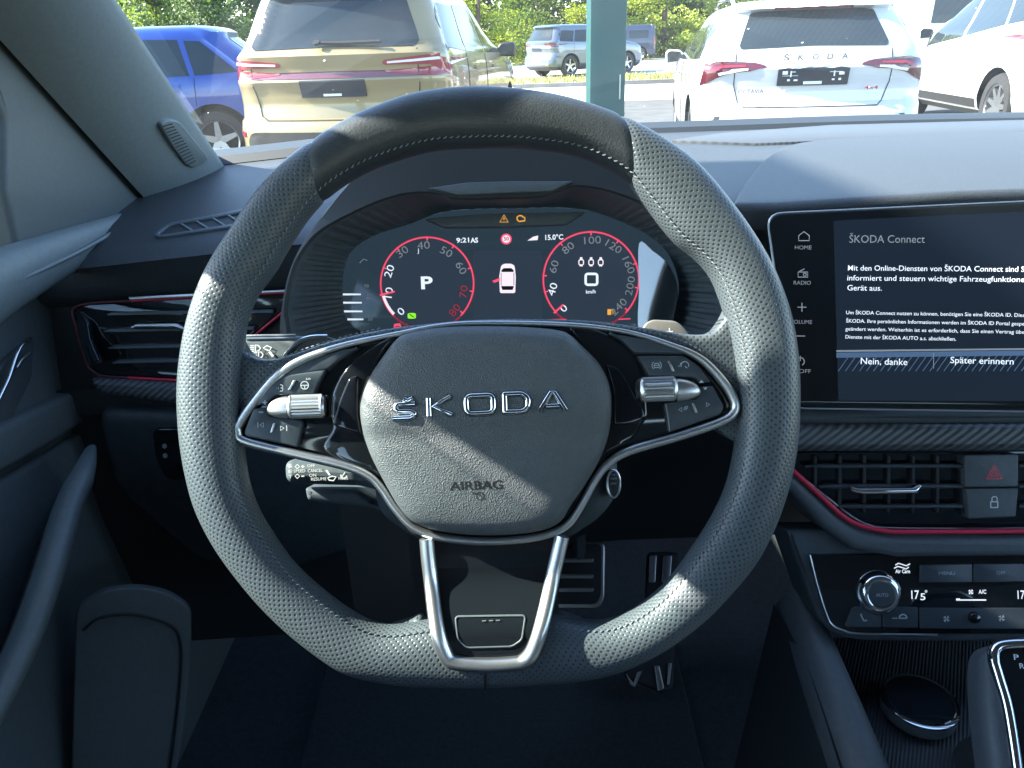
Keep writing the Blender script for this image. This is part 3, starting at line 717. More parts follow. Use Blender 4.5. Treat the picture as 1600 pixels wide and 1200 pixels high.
# knee panel with the light switch
KP = panel_frame(240, 730, .82, -5)
mb = MB(); mb.plate(KP.ps(rpoly([(150, 640), (560, 650), (580, 850), (420, 900), (300, 870), (180, 760)], 26)), -.05, .004, .01); kn = mb.build('knee_panel', M['dark'], dash, KP)
mb = MB(); mb.plate(KP.ps(rpoly([(238, 670), (300, 668), (330, 690), (330, 745), (262, 750), (245, 720)], 12), .006), .0, .008, .002); sw = mb.build('light_switch', M['piano'], dash, KP)
mb = MB(); mb.fill(KP.ps(arc(257, 697, 4, 0, 360, 10)[:-1], .009), .009); mb.fill(KP.ps(arc(258, 712, 4, 0, 360, 10)[:-1], .009), .009); mb.build('switch_print', M['grey'], sw, KP)

# ------------------------------------------------------------------ binnacle and instruments
K = panel_frame(795, 440, .655, 20)
def pol(pts, cx, cy):
    r = [(math.atan2(cy - y, x - cx) % (2 * math.pi), math.hypot(x - cx, y - cy)) for x, y in pts]; r.sort(); return r
OPEN = spl([(452, 500), (452, 468), (463, 420), (480, 388), (505, 361), (555, 333), (605, 312), (650, 302), (690, 305), (714, 312), (800, 311), (849, 308), (873, 300), (905, 292), (960, 303), (1020, 330), (1075, 380), (1110, 430), (1128, 480), (1122, 520), (1000, 560), (790, 575), (560, 570), (470, 545)], 5, True)
DISP = spl([(552, 512), (536, 470), (537, 425), (550, 392), (585, 368), (640, 350), (700, 330), (800, 326), (900, 326), (960, 342), (1010, 366), (1043, 395), (1060, 440), (1056, 480), (1040, 512), (960, 535), (800, 545), (640, 540)], 5, True)
HOOD = spl([(438, 520), (442, 470), (452, 425), (470, 385), (500, 340), (560, 270), (640, 215), (780, 195), (920, 208), (1010, 255), (1080, 335), (1125, 415), (1142, 480), (1134, 530), (1000, 580), (790, 590), (560, 585), (455, 555)], 6, True)
PO_, PD_, PH_ = pol(OPEN, 795, 440), pol(DISP, 795, 440), pol(HOOD, 795, 440)
N = 720
def loop(tab, c, k=1.0, fn=None):
    out = []
    for i in range(N):
        a = 2 * math.pi * i / N; r = pint(tab, a) * k
        if fn: r += fn(a, i)
        q = K.p(795 + r * math.cos(a), 440 - r * math.sin(a), c); out.append((q.x, q.y, c))
    return out
def rib(a, i):
    side = max(0, abs(math.cos(a)) - .80) / .2
    return (1.8 if (i // 3) % 2 else -1.8) * min(1, side * 1.5)
loops = [loop(PH_, -.11, .80), loop(PH_, -.03, .96), loop(PH_, .055), loop(PH_, .068, .992), loop(PO_, .072, 1.02), loop(PO_, .070)]
mb = MB(); vs = [q for r in loops for q in r]
fs = [(k * N + i, k * N + (i + 1) % N, (k + 1) * N + (i + 1) % N, (k + 1) * N + i) for k in range(len(loops) - 1) for i in range(N)]
mb.add(vs, fs); hood = mb.build('binnacle_hood', M['matte'], dash, K, 45)
loops = [loop(PO_, .070), loop(PO_, .066, .985)]
for t in (.08, .5, .92): loops.append([(lerp(a[0], b[0], t), lerp(a[1], b[1], t), lerp(.066, .004, t)) for a, b in zip(loop(PO_, .066, .985, rib), loop(PD_, .004, 1.02, rib))])
loops.append(loop(PD_, .003))
mb = MB(); vs = [q for r in loops for q in r]
fs = [(k * N + i, k * N + (i + 1) % N, (k + 1) * N + (i + 1) % N, (k + 1) * N + i) for k in range(len(loops) - 1) for i in range(N)]
mb.add(vs, fs); mb.build('binnacle_funnel', M['dark'], dash, K, 30)
mb = MB(); mb.plate(K.ps(rpoly([(668, 294), (730, 285), (800, 283), (897, 283), (862, 299), (716, 305)], 4), .074), .060, .0745, .001); mb.build('hood_plaque', M['hard'], dash, K)

clu = thing('instrument_cluster', 'digital instrument display with two red ringed dials behind the steering wheel', 'instrument cluster', K)
mb = MB(); mb.plate(K.ps([tuple(q) for q in DISP[::2]]), -.02, .002, .001); mb.build('display_glass', M['lcd'], clu, K)
Z = .0024
def dial(cx, cy, rx, ry, nums, dim, needle, red0=None):
    e = K.sz = .655 / FPX
    def pt(a, k=1.0): return K.p(cx + rx * k * math.cos(R(a)), cy - ry * k * math.sin(R(a)), Z)
    m1 = MB(); m1.plate([pt(a, .99) for a in range(0, 360, 5)], .001, .0023); d0 = m1.build('dial', M['dial'], clu, K)
    m1 = MB(); L = [pt(a) for a in range(-44, 225, 4)]; m1.stroke(L, .0012, .0026)
    for a in needle[2]: m1.stroke([pt(a, 1.02), pt(a, .93)], .0011, .0027)
    m1.build('dial_ring', M['glowred'], d0, K)
    m1 = MB(); m1.stroke([pt(a) for a in range(222, 320, 4)], .0010, .00255); m1.stroke([pt(a, 1.022) for a in range(0, 361, 5)], .0005, .0025); m1.build('dial_ring_lower', M['glowreddim'], d0, K)
    mA, mB_, mC = MB(), MB(), MB()
    for s, x, y, rot, kind in nums:
        q = K.p(x, y, Z); {'w': mA, 'g': mB_, 'r': mC}[kind].text(s, q.x, q.y, .0028, .0090, rot=R(rot), sx=1.25)
    mA.build('dial_numerals', M['glow'], d0, K); mB_.build('dial_numerals', M['glowdim'], d0, K)
    if mC.v: mC.build('dial_numerals', M['glowreddim'], d0, K)
    m1 = MB(); a, k = needle[0], needle[1]; m1.stroke([pt(a, 1.05), pt(a, k)], .0016, .0031); m1.build('needle', M['glowred'], d0, K)
    return d0
d1 = dial(667.5, 443, 72.5, 72, [('10', 608, 459, 80, 'w'), ('20', 609, 424, 68, 'w'), ('30', 629, 394, 35, 'g'), ('40', 662, 384, 3, 'g'), ('50', 697, 394, -30, 'g'), ('60', 720, 419, -62, 'g'), ('70', 725, 456, 80, 'r'), ('80', 711, 485, 50, 'r'), ('0', 627, 487, 40, 'w')], None,
           (194, .72, (90, 130, 55, 20, -10, -40, 160)))
m1 = MB(); m1.stroke([K.p(667.5 + 71 * math.cos(R(a)), 443 + 70 * -math.sin(R(a)), Z) for a in range(196, 226, 3)], .0024, .0029); m1.build('rev_band', M['glowpink'], d1, K)
d2 = dial(923.5, 437, 74.5, 74.5, [('0', 881, 482, 40, 'w'), ('40', 864, 452, 72, 'w'), ('60', 866, 417, 72, 'g'), ('80', 888, 388, 38, 'g'), ('100', 924, 376, 2, 'g'), ('120', 957, 385, -33, 'g'), ('160', 981, 413, -68, 'g'), ('200', 985, 447, 78, 'g'), ('240', 967, 480, 45, 'g')], None,
           (222, .78, (90, 130, 55, 20, -10, -40, 175, 195)))
mb = MB(); q = K.p(666, 443, Z); mb.text('P', q.x, q.y, .003, .0145, sx=1.4, bold=.03); mb.build('gear_letter', M['glow'], d1, K)
mb = MB(); q = K.p(654, 392, Z); mb.text('J', q.x, q.y, .003, .005); mb.build('small_mark', M['glow'], d1, K)
mb = MB(); L = K.ps(rpoly([(915, 428), (933, 428), (933, 445), (915, 445)], 4), Z); mb.stroke(L, .0021, .003, True); mb.build('speed_digit', M['glow'], d2, K)
mb = MB(); q = K.p(923, 456, Z); mb.text('km/h', q.x, q.y, .003, .0042, bold=.02); mb.build('unit_text', M['glow'], d2, K)
mb = MB()
for x in (908, 923.5, 938.5):
    L = K.ps(rpoly([(x - 3.6, 406), (x + 3.6, 406), (x + 3.6, 414), (x - 3.6, 414)], 2.5), Z); mb.stroke(L, .0009, .003, True); mb.fill(K.ps([(x - 2, 402), (x + 2, 402), (x + 2, 405.4), (x - 2, 405.4)], Z), .003)
    L = K.ps([(x - 2.4, 415.5), (x + 2.4, 415.5)], Z); mb.stroke(L, .0008, .003)
mb.build('seat_icons', M['glowpink'], d2, K)
# car graphic in the middle
mb = MB(); mb.plate(K.ps(rpoly([(739, 392), (847, 392), (847, 498), (739, 498)], 3), Z), .001, .0022); mid = mb.build('middle_tile', M['dial'], clu, K)
mb = MB(); mb.fill(K.ps(rpoly([(783, 415), (788, 412), (799, 412), (804, 415), (806, 432), (805, 458), (781, 458), (780, 432)], 3), Z), .0026); mb.build('car_graphic', M['glowpink'], mid, K)
mb = MB(); mb.fill(K.ps([(783, 423), (787, 419), (799, 419), (803, 423), (802, 425), (784, 425)], Z), .0028); mb.fill(K.ps([(783, 447), (803, 447), (801, 453), (785, 453)], Z), .0028)
mb.stroke(K.ps([(783, 426), (783, 446)], Z), .0005, .0028); mb.stroke(K.ps([(803, 426), (803, 446)], Z), .0005, .0028); mb.build('car_glass', M['inkdark'], mid, K)
mb = MB(); mb.fill(K.ps([(781, 434), (769, 439), (772, 442), (781, 439)], Z), .0028); mb.build('open_door_graphic', M['glowred'], mid, K)
mb = MB(); fit(mb, K, '9:21', 713, 733, 376, 7.5, .0028, bold=.02); fit(mb, K, 'AS', 735, 747, 376, 7.5, .0028, bold=.03); mb.build('clock_text', M['glow'], clu, K); mb = MB(); fit(mb, K, '15.0°C', 852, 880, 371.5, 8, .0028, bold=.02); mb.build('temperature_text', M['glow'], clu, K)
mb = MB(); mb.fill(K.ps(arc(791, 373.5, 8.6, 0, 360, 20)[:-1], Z), .0026); sg = mb.build('speed_sign', M['glowred'], clu, K)
mb = MB(); mb.fill(K.ps(arc(791, 373.5, 6, 0, 360, 20)[:-1], Z), .0028); mb.build('sign_face', M['glowpink'], sg, K)
mb = MB(); q = K.p(791, 373.5, Z); mb.text('50', q.x, q.y, .0030, .0045, bold=.02); mb.build('sign_digits', M['glowreddim'], sg, K)
mb = MB(); mb.fill(K.ps([(824, 376), (833, 370), (841, 368), (840, 375), (834, 375.5)], Z), .0027); mb.build('brake_icon', M['glowpink'], clu, K)
mb = MB(); mb.fill(K.ps(rpoly([(637, 490), (641, 489), (647, 489), (650, 490), (650, 497), (647, 498), (640, 498), (637, 497)], 1.5), Z), .0029); mb.build('green_lamp', M['glowgreen'], clu, K)
mb = MB(); mb.stroke(K.ps([(640, 491), (647, 496)], Z), .0007, .0031); mb.build('lamp_mark', M['inkdark'], clu, K)
mb = MB(); mb.fill(K.ps(rpoly([(616, 506), (625, 505), (627, 508), (627, 514), (617, 515), (615, 512)], 1.5), Z), .0029); mb.build('red_lamp', M['glowred'], clu, K)
mb = MB(); mb.stroke(K.ps([(618, 510), (624, 510)], Z), .0006, .0031); mb.build('lamp_mark', M['inkdark'], clu, K)
mb = MB(); mb.fill(K.ps(rpoly([(949, 483), (955, 483), (955, 492), (949, 492)], 1), Z), .0029); mb.stroke(K.ps([(956, 484), (958, 487), (957.5, 491)], Z), .0006, .0029); mb.build('fuel_lamp', M['gloworange'], clu, K)
mb = MB(); mb.stroke(K.ps([(715, 503), (885, 499)], Z), .0010, .0026); mb.stroke(K.ps([(966, 499), (985, 498)], Z), .0010, .0026); mb.build('red_line', M['glowred'], clu, K)
mb = MB()
for x0, x1, y in ((536, 564, 460), (535, 565.5, 473), (535, 566.5, 486.5), (543, 568, 499)): mb.fill(K.ps([(x0, y - 1.6), (x1, y - 1.2), (x1, y + 1.2), (x0, y + 1.6)], Z), .0028)
mb.build('gauge_bars', M['glow'], clu, K)
mb = MB(); fit(mb, K, '90', 569, 576, 447, 5, .0028); fit(mb, K, '50', 575, 582, 499, 5, .0028); mb.stroke(K.ps([(572, 466), (579, 466)], Z), .0006, .0028); mb.stroke(K.ps([(575, 466), (575, 460), (578, 461)], Z), .0006, .0028); mb.stroke(K.ps([(562, 411), (568, 405), (574, 407)], Z), .0007, .0028); mb.build('gauge_text', M['glowdim'], clu, K)
# warning lamp strip
mb = MB(); mb.plate(K.ps(rpoly([(663, 342), (760, 334), (915, 331), (886, 350), (790, 354), (694, 355)], 3), .012), .001, .0125, .0006); ws = mb.build('warning_strip', M['hard'], clu, K)
mb = MB(); mb.stroke(K.ps([(781, 347), (787.5, 336), (794, 347)], .0128), .0008, .0129, True); mb.stroke(K.ps([(787.5, 340), (787.5, 344)], .0128), .0008, .0129)
mb.stroke(K.ps([(808, 339), (811, 337), (815, 337), (817, 339), (820, 340), (820, 345), (811, 346), (808, 343)], .0128), .0010, .0129, True); mb.build('warning_lamps', M['gloworange'], ws, K)
# curved glossy end of the display on the right
PW = panel_frame(1030, 440, .640, 18, -37)
mb = MB(); mb.plate(PW.ps(spl([(999, 380), (1020, 392), (1043, 412), (1056, 440), (1058, 470), (1050, 500), (1040, 520), (1000, 520), (999, 450)], 4, True)), -.0008, .0004); mb.build('display_end', M['sheen'], clu, PW)

# ------------------------------------------------------------------ stalks and column
mb = MB(); mb.plate(W.ps(rpoly([(560, 620), (966, 620), (970, 775), (945, 812), (885, 852), (650, 852), (585, 806)], 24), -.045), -.14, -.045, .015)
colm = mb.build('steering_column', M['dark'], None, W); tag(colm, 'dark steering column shroud behind the wheel hub', 'column')
st = thing('indicator_stalk', 'upper left stalk with headlight symbols behind the steering wheel', 'stalk', W)
mb = MB(); mb.plate(W.ps(rpoly([(340, 529), (385, 526), (470, 524), (600, 560), (600, 620), (470, 588), (380, 564), (340, 556)], 8), -.04), -.056, -.038, .005); mb.build('stalk_lever', M['dark'], st, W)
mb = MB(); z = -.0372
L = W.ps(arc(396, 544, 5, 90, 270, 8) , z); mb.stroke([(q.x, q.y) for q in W.ps([(399, 539), (399, 549), (404, 548), (407, 544), (404, 540)], z)], .0008, z, True)
for y in (540, 543, 546, 549): mb.stroke(W.ps([(391, y), (397, y)], z), .0007, z)
mb.stroke(W.ps([(404, 550), (404, 559), (409, 558), (411, 554), (408, 550)], z), .0007, z, True)
for y in (551, 555, 559): mb.stroke(W.ps([(397, y), (402, y)], z), .0007, z)
mb.stroke(W.ps([(411, 544), (417, 540), (424, 543), (421, 548), (415, 546)], z), .0008, z, True); mb.fill(W.ps([(419, 550), (423, 549), (428, 556), (425, 558)], z), z)
mb.build('stalk_print', M['white'], st, W)
mb = MB(); mb.tube([(*W.p(378, 525, -.038), -.038), (*W.p(462, 524, -.038), -.038)], .0009, 6); mb.build('stalk_edge', M['alu'], st, W)
s2 = thing('cruise_stalk', 'lower left stalk printed SET SPEED CANCEL ON RESUME below the spoke', 'stalk', W)
mb = MB(); mb.plate(W.ps(rpoly([(443, 726), (452, 719), (520, 722), (620, 735), (620, 775), (560, 760), (452, 757), (444, 748)], 7), -.04), -.062, -.036, .009); mb.build('stalk_lever', M['dark'], s2, W)
mb = MB(); z = -.0357
for s, x0, x1, y, h in (('S', 451, 456, 728, 6), ('E', 451, 456, 737, 6), ('T', 451, 456, 745, 6), ('SPEED', 459, 477, 736.5, 5.5), ('CANCEL', 481, 504, 736, 5.5), ('ON', 483, 494, 743, 5.5), ('RESUME', 486, 510, 749, 5.5), ('OFF', 480, 492, 728, 5), ('MODE', 529, 544, 748, 4.5)): fit(mb, W, s, x0, x1, y, h * .9, z)
for y in (729, 744):
    mb.stroke(W.ps([(461, y), (464.5, y - 3.5), (468, y), (464.5, y + 3.5)], z), .0006, z, True); mb.stroke(W.ps([(470.5, y), (475.5, y)], z), .0007, z)
mb.stroke(W.ps([(473, 726.5), (473, 731.5)], z), .0007, z); mb.fill(W.ps([(508, 735), (511, 734), (517, 742), (514, 743)], z), z)
mb.stroke(W.ps([(512, 747), (518, 744), (525, 745), (521, 751), (514, 750)], z), .0008, z, True); mb.stroke(W.ps(arc(537, 743, 4.5, 0, 200, 8), z), .0007, z); mb.stroke(W.ps([(534, 745), (539, 738)], z), .0006, z)
mb.build('stalk_print', M['white'], s2, W)
mb = MB(); mb.box(-.135, .028, .50, .60, .728, .93); mb.box(-.075, .028, .44, .498, .80, .92); mb.build('column_sun_block', M['matte'], colm, WORLD)  # boxes added only to keep the sun off the console side
mb = MB(); mb.plate(W.ps(rpoly([(476, 762), (560, 764), (600, 790), (600, 800), (480, 782)], 6), -.06), -.09, -.058, .004); mb.build('column_lever', M['dark'], colm, W)
sb = thing('start_button', 'oval chrome ringed starter button on the column right of the hub', 'button', W)
z = -.040
E = [(958.5 + 10 * math.cos(R(a)), 756 + 21 * math.sin(R(a))) for a in range(0, 360, 12)]
mb = MB(); mb.plate(W.ps(E, z), -.05, z, .002); mb.build('button_cap', M['button'], sb, W)
mb = MB(); mb.tube([(*q, z) for q in W.ps(E, z)], .0009, 8, True); mb.build('chrome_ring', M['alu'], sb, W)
mb = MB(); fit(mb, W, 'START', 954, 964, 742, 3.2, z + .0003); fit(mb, W, 'ENGINE', 953.5, 964, 748, 3.2, z + .0003); fit(mb, W, 'STOP', 955, 963, 756, 3.2, z + .0003); mb.build('button_print', M['white'], sb, W)

# ------------------------------------------------------------------ touchscreen
S = panel_frame(1420, 480, .60, 22, -9)
ts = thing('touchscreen', 'large black touchscreen showing white German text at the centre of the dash', 'touchscreen', S)
so_ = rpoly([(1197, 334), (1960, 298), (1960, 648), (1238, 638)], [26, 26, 20, 20])
mb = MB(); mb.plate(S.ps(so_), -.016, .001, .002); mb.build('screen_case', M['piano'], ts, S)
mb = MB(); mb.tube([(*q, .0005) for q in S.ps(so_, 0)], .0007, 8, True); mb.build('screen_edge', M['alu'], ts, S, 60)
mb = MB(); mb.plate(S.ps(rpoly([(1302, 345), (1930, 315), (1930, 628), (1310, 626)], 4), .001), .0005, .0013); mb.build('display', M['screen'], ts, S)
Z2 = .0017
mb = MB()
for s, x0, x1, y, h in (('Mit den Online-Diensten von ŠKODA Connect sind S', 1325, 1601, 419, 9.2), ('informiert und steuern wichtige Fahrzeugfunktione', 1324, 1601, 434.5, 9.2), ('Gerät aus.', 1324, 1378, 450, 9.2),
                        ('Um ŠKODA Connect nutzen zu können, benötigen Sie eine ŠKODA ID. Dies', 1322, 1601, 488.5, 6.2), ('ŠKODA. Ihre persönlichen Informationen werden im ŠKODA ID Portal gespe', 1322, 1601, 501.5, 6.2),
                        ('geändert werden. Weiterhin ist es erforderlich, dass Sie einen Vertrag übe', 1321, 1601, 514, 6.2), ('Dienste mit der ŠKODA AUTO a.s. abschließen.', 1321, 1494, 526.5, 6.2),
                        ('Nein, danke', 1345, 1418, 564.5, 11), ('Später erinnern', 1485, 1584, 563, 11)): fit(mb, S, s, x0, x1, y, h, Z2, bold=.004)
mb.build('screen_text', M['glow'], ts, S)
mb = MB(); fit(mb, S, 'ŠKODA Connect', 1327, 1445, 374, 13, Z2); mb.build('screen_title', M['glowdim'], ts, S)
mb = MB(); fit(mb, S, 'HOME', 1242, 1268, 387, 6.5, Z2); fit(mb, S, 'RADIO', 1240, 1267, 442, 6.5, Z2); fit(mb, S, 'VOLUME', 1235, 1269, 503, 6.5, Z2); fit(mb, S, '/OFF', 1245, 1267, 580, 6.5, Z2)
mb.stroke(S.ps([(1248, 376), (1248, 368), (1256, 362), (1264.5, 368), (1264.5, 376)], Z2), .0008, Z2, True)
mb.stroke(S.ps([(1247, 425), (1262, 425), (1262, 433), (1247, 433)], Z2), .0008, Z2, True); mb.stroke(S.ps([(1249, 424), (1257, 420)], Z2), .0007, Z2); mb.stroke(S.ps(arc(1257.5, 429, 2.4, 0, 360, 10)[:-1], Z2), .0007, Z2, True)
mb.stroke(S.ps([(1246, 480), (1260, 480)], Z2), .0008, Z2); mb.stroke(S.ps([(1253, 473), (1253, 487)], Z2), .0008, Z2 + .0001); mb.stroke(S.ps([(1244, 525), (1258, 525)], Z2), .0008, Z2)
mb.stroke(S.ps(arc(1250.5, 565, 6.2, 118, 422, 16), Z2), .0008, Z2); mb.stroke(S.ps([(1250.5, 556), (1250.5, 564)], Z2), .0008, Z2)
mb.build('side_keys', M['glowdim'], ts, S)
mb = MB(); mb.fill(S.ps([(1307, 547), (1900, 541), (1900, 543), (1307, 550)], Z2), .0015); mb.stroke(S.ps([(1459, 552), (1459, 576)], Z2), .0005, .0015); mb.build('button_line', M['glowdim'], ts, S)
mb = MB()
for k in range(52):
    x = 1310 + k * 11; xa = x + 9; mb.stroke(S.ps([(x, 580), (min(xa + 8, 1900), 556)], Z2), .0006, .00145)
mb.fill(S.ps([(1307, 551), (1900, 544), (1900, 552), (1307, 559)], Z2), .00142)
mb.build('button_band', M['glowblue'], ts, S)

# ------------------------------------------------------------------ centre stack
C = panel_frame(1430, 770, .63, 22, -4)
mb = MB(); mb.plate(C.ps(rpoly([(1200, 636), (1960, 628), (1960, 664), (1200, 664)], 4), .0), -.08, .010, .008); mb.build('stack_pad', M['soft'], dash, C, 40)
mb = MB(); mb.plate(C.ps(rpoly([(1190, 663), (1960, 660), (1960, 704), (1190, 706)], 3), .012), -.06, .014, .006); mb.build('woven_strip', M['carbon'], dash, C, 40)
VC = [(1190, 706), (1960, 700), (1960, 824), (1400, 826), (1360, 821), (1330, 805), (1290, 772), (1236, 732)]
mb = MB(); mb.plate(C.ps(rpoly(VC, 8), -.004), -.05, -.004, .001); cv = mb.build('air_vent', M['piano'], dash, C)
mb = MB()
for x in range(1270, 1500, 38): mb.plate(C.ps([(x, 712), (x + 5, 712), (x + 5, 800), (x, 800)], -.002), -.004, .001, .0004)
mb.build('vent_vane', M['matte'], cv, C)
for y, x0 in ((728.5, 1256), (760.5, 1278), (791.5, 1308)):
    mb = MB(); mb.plate(C.ps(rpoly([(x0, y), (x0 + 20, y - 3.5), (1506, y - 3.5), (1506, y + 2.5), (x0 + 24, y + 3)], 1.5), .004), -.003, .005, .0012); mb.build('vent_slat', M['button'], cv, C)
    mb = MB(); mb.plate(C.ps(rpoly([(1592, y - 3.5), (1900, y - 4), (1900, y + 2), (1592, y + 2.5)], 1), .004), -.003, .005, .0012); mb.build('vent_slat', M['button'], cv, C)
mb = MB(); mb.plate(C.ps(rpoly([(1328, 759), (1342, 763), (1426, 762), (1437, 756), (1441, 759), (1434, 771), (1350, 772), (1330, 768)], 2), .010), .003, .011, .0016); mb.build('vent_tab', M['chrome'], cv, C)
red = spl([(1225, 722), (1240, 736), (1290, 782), (1318, 807), (1345, 821), (1380, 829), (1420, 831), (1600, 830), (1900, 826)], 6)
mb = MB(); mb.tube([(*q, .004) for q in C.ps([tuple(q) for q in red], .004)], .0019, 8); mb.build('red_strip', M['strip'], cv, C, 60)
mb = MB(); ln = spl([(1252, 744), (1296, 780), (1330, 806), (1358, 820), (1400, 825), (1600, 825), (1900, 821)], 6); mb.tube([(*q, .001) for q in C.ps([tuple(q) for q in ln], .001)], .0008, 6); mb.build('chrome_line', M['alu'], cv, C, 60)
low = [tuple(q) for q in spl([(1215, 725), (1240, 741), (1290, 788), (1318, 812), (1345, 826), (1385, 834), (1440, 836)], 4)] + [(1600, 835), (1960, 831), (1960, 866), (1400, 870), (1330, 858), (1285, 825), (1235, 770), (1210, 745)]
mb = MB(); mb.plate(C.ps(low, .0), -.06, .004, .006, 4); mb.build('stack_lip', M['soft'], dash, C, 40)
hz = MB(); hz.plate(C.ps(rpoly([(1507, 711), (1592, 709), (1592, 761), (1509, 762)], 3), .008), -.004, .008, .0015); hzo = hz.build('hazard_button', M['hard'], dash, C)
mb = MB()
for k in (1.0, .48): mb.stroke(C.ps([(1553.5 + dx * k, 740 + dy * k) for dx, dy in ((-12, 8), (0, -13), (12, 8))], .0083), .0009, .0083, True)
mb.build('hazard_mark', M['glowreddim'], hzo, C)
lk = MB(); lk.plate(C.ps(rpoly([(1510, 764), (1592, 763), (1588, 808), (1514, 811)], 3), .008), -.004, .008, .0015); lko = lk.build('lock_button', M['hard'], dash, C)
mb = MB(); mb.stroke(C.ps(rpoly([(1548, 784), (1559, 784), (1559, 793), (1548, 793)], 1), .0083), .0009, .0083, True); mb.stroke(C.ps([(1550, 783), (1550, 778), (1552, 776), (1556, 776), (1558, 778), (1558, 783)], .0083), .0009, .0083); mb.build('lock_mark', M['white'], lko, C)

# ------------------------------------------------------------------ climate panel
CL = panel_frame(1430, 930, .635, 26, -3)
cp = thing('climate_panel', 'glossy black climate control panel with a chrome dial reading 17.5 degrees', 'climate panel', CL)
mb = MB(); mb.plate(CL.ps(rpoly([(1228, 828), (1960, 826), (1960, 1004), (1345, 1002), (1304, 992), (1276, 965)], [4, 4, 10, 20, 14, 14]), -.004), -.05, -.003, .004); mb.build('panel_surround', M['dark'], cp, CL)
mb = MB(); mb.plate(CL.ps(rpoly([(1265, 866), (1960, 864), (1960, 990), (1345, 991), (1310, 984), (1292, 962)], [2, 2, 10, 14, 14, 14]), 0), -.01, .001, .001); mb.build('panel_face', M['piano'], cp, CL)
mb = MB(); ed = [tuple(q) for q in spl([(1265, 867), (1280, 925), (1292, 961), (1300, 976), (1318, 985), (1345, 990), (1465, 992)], 5)]; mb.tube([(*q, .001) for q in CL.ps(ed, .001)], .0009, 6); mb.build('panel_edge', M['alu'], cp, CL, 60)
for pts in ([(1437, 882), (1519, 881), (1519, 910), (1437, 910)], [(1521, 881), (1606, 880), (1606, 909), (1521, 910)], [(1320, 977), (1332, 950), (1338, 948), (1377, 948), (1377, 980), (1324, 980)], [(1379, 948), (1434, 949), (1434, 981), (1379, 980)], [(1437, 950), (1640, 950), (1640, 983), (1437, 982)]):
    mb = MB(); mb.plate(CL.ps(rpoly(pts, 2), .002), 0, .0025, .0006); mb.build('panel_button', M['button'], cp, CL)
mb = MB(); fit(mb, CL, 'MENU', 1467, 1492, 896, 5.5, .0027); mb.build('menu_text', M['grey'], cp, CL); mb = MB(); fit(mb, CL, 'OFF', 1557, 1571, 895.5, 5.5, .0027)
mb.build('off_text', M['grey'], cp, CL); mb = MB()
mb.stroke(CL.ps([(1345, 959), (1347, 965), (1350, 970), (1355, 969)], .0027), .0012, .0027); mb.build('seat_heat_mark', M['grey'], cp, CL); mb = MB(); mb.stroke(CL.ps(arc(1411, 966, 6, 180, 360, 8), .0027), .0012, .0027); mb.stroke(CL.ps([(1405, 966), (1417, 966)], .0027), .001, .0027); mb.stroke(CL.ps([(1394, 966), (1402, 966)], .0027), .0007, .0027)
mb.build('demist_mark', M['grey'], cp, CL)
for cx, cy in ((1479, 967), (1565, 966)):
    mb = MB()
    for a in (20, 110, 200, 290): mb.fill(CL.ps([(cx, cy), (cx + 6 * math.cos(R(a)), cy + 6 * math.sin(R(a))), (cx + 5 * math.cos(R(a + 50)), cy + 5 * math.sin(R(a + 50)))], .0027), .0027)
    mb.build('fan_mark', M['grey'], cp, CL)
mb = MB(); z = .0013
mb.stroke(CL.ps([(1399, 883), (1404, 880), (1410, 882), (1416, 884), (1422, 881)], z), .0009, z); mb.stroke(CL.ps([(1397, 888), (1403, 885), (1410, 887), (1416, 889), (1420, 886)], z), .0009, z); fit(mb, CL, 'Air Care', 1399, 1422, 893, 6, z, bold=.02); mb.build('air_care_mark', M['glow'], cp, CL); mb = MB()
fit(mb, CL, 'A/C', 1529, 1541, 925, 6.5, z, bold=.02); 
for a in (20, 110, 200, 290): mb.fill(CL.ps([(1517, 925), (1517 + 4.5 * math.cos(R(a)), 925 + 4.5 * math.sin(R(a))), (1517 + 4 * math.cos(R(a + 50)), 925 + 4 * math.sin(R(a + 50)))], z), z)
mb.fill(CL.ps([(1494, 935), (1500, 935), (1500, 936.5), (1541, 936.5), (1541, 938.5), (1494, 938.5)], z), z)
mb.build('fan_display', M['glow'], cp, CL); mb = MB(); fit(mb, CL, '17', 1590, 1601, 930, 14, z, bold=.01); mb.build('temperature_digits', M['glow'], cp, CL); mb = MB()
fit(mb, CL, '17', 1424, 1436, 930, 14, z, bold=.01); fit(mb, CL, '5', 1438, 1446, 933, 11, z, bold=.01); mb.stroke(CL.ps(arc(1447, 924, 1.5, 0, 360, 8)[:-1], z), .0005, z, True)
mb.build('temperature_digits', M['glow'], cp, CL)
q = CL.p(1376, 928, .006); mb = MB(); e = .635 / FPX
mb.lathe([(35 * e, 0), (34 * e, .003), (31.5 * e, .0045), (30 * e, .0065), (27 * e, .0082), (22.5 * e, .0088), (20.5 * e, .0084), (20 * e, .006)], (q.x, q.y, 0), (0, 0, 1), 48); kb = mb.build('dial_knob', M['chrome'], cp, CL, 40)
q2 = CL.p(1378, 929, .0085); mb = MB(); mb.lathe([(20.5 * e, 0), (20.5 * e, .0025), (19 * e, .0032), (0, .0034)], (q2.x, q2.y, .0055), (0, 0, 1), 40); mb.build('knob_cap', M['button'], kb, CL)
mb = MB(); fit(mb, CL, 'AUTO', 1369, 1388, 930, 5.5, .0092); mb.build('knob_print', M['grey'], kb, CL)
q = CL.p(1522, 965, .003); mb = MB(); mb.lathe([(9 * e, 0), (8.5 * e, .003), (6 * e, .005), (0, .0055)], (q.x, q.y, .002), (0, 0, 1), 24); mb.build('panel_knob', M['piano'], cp, CL)

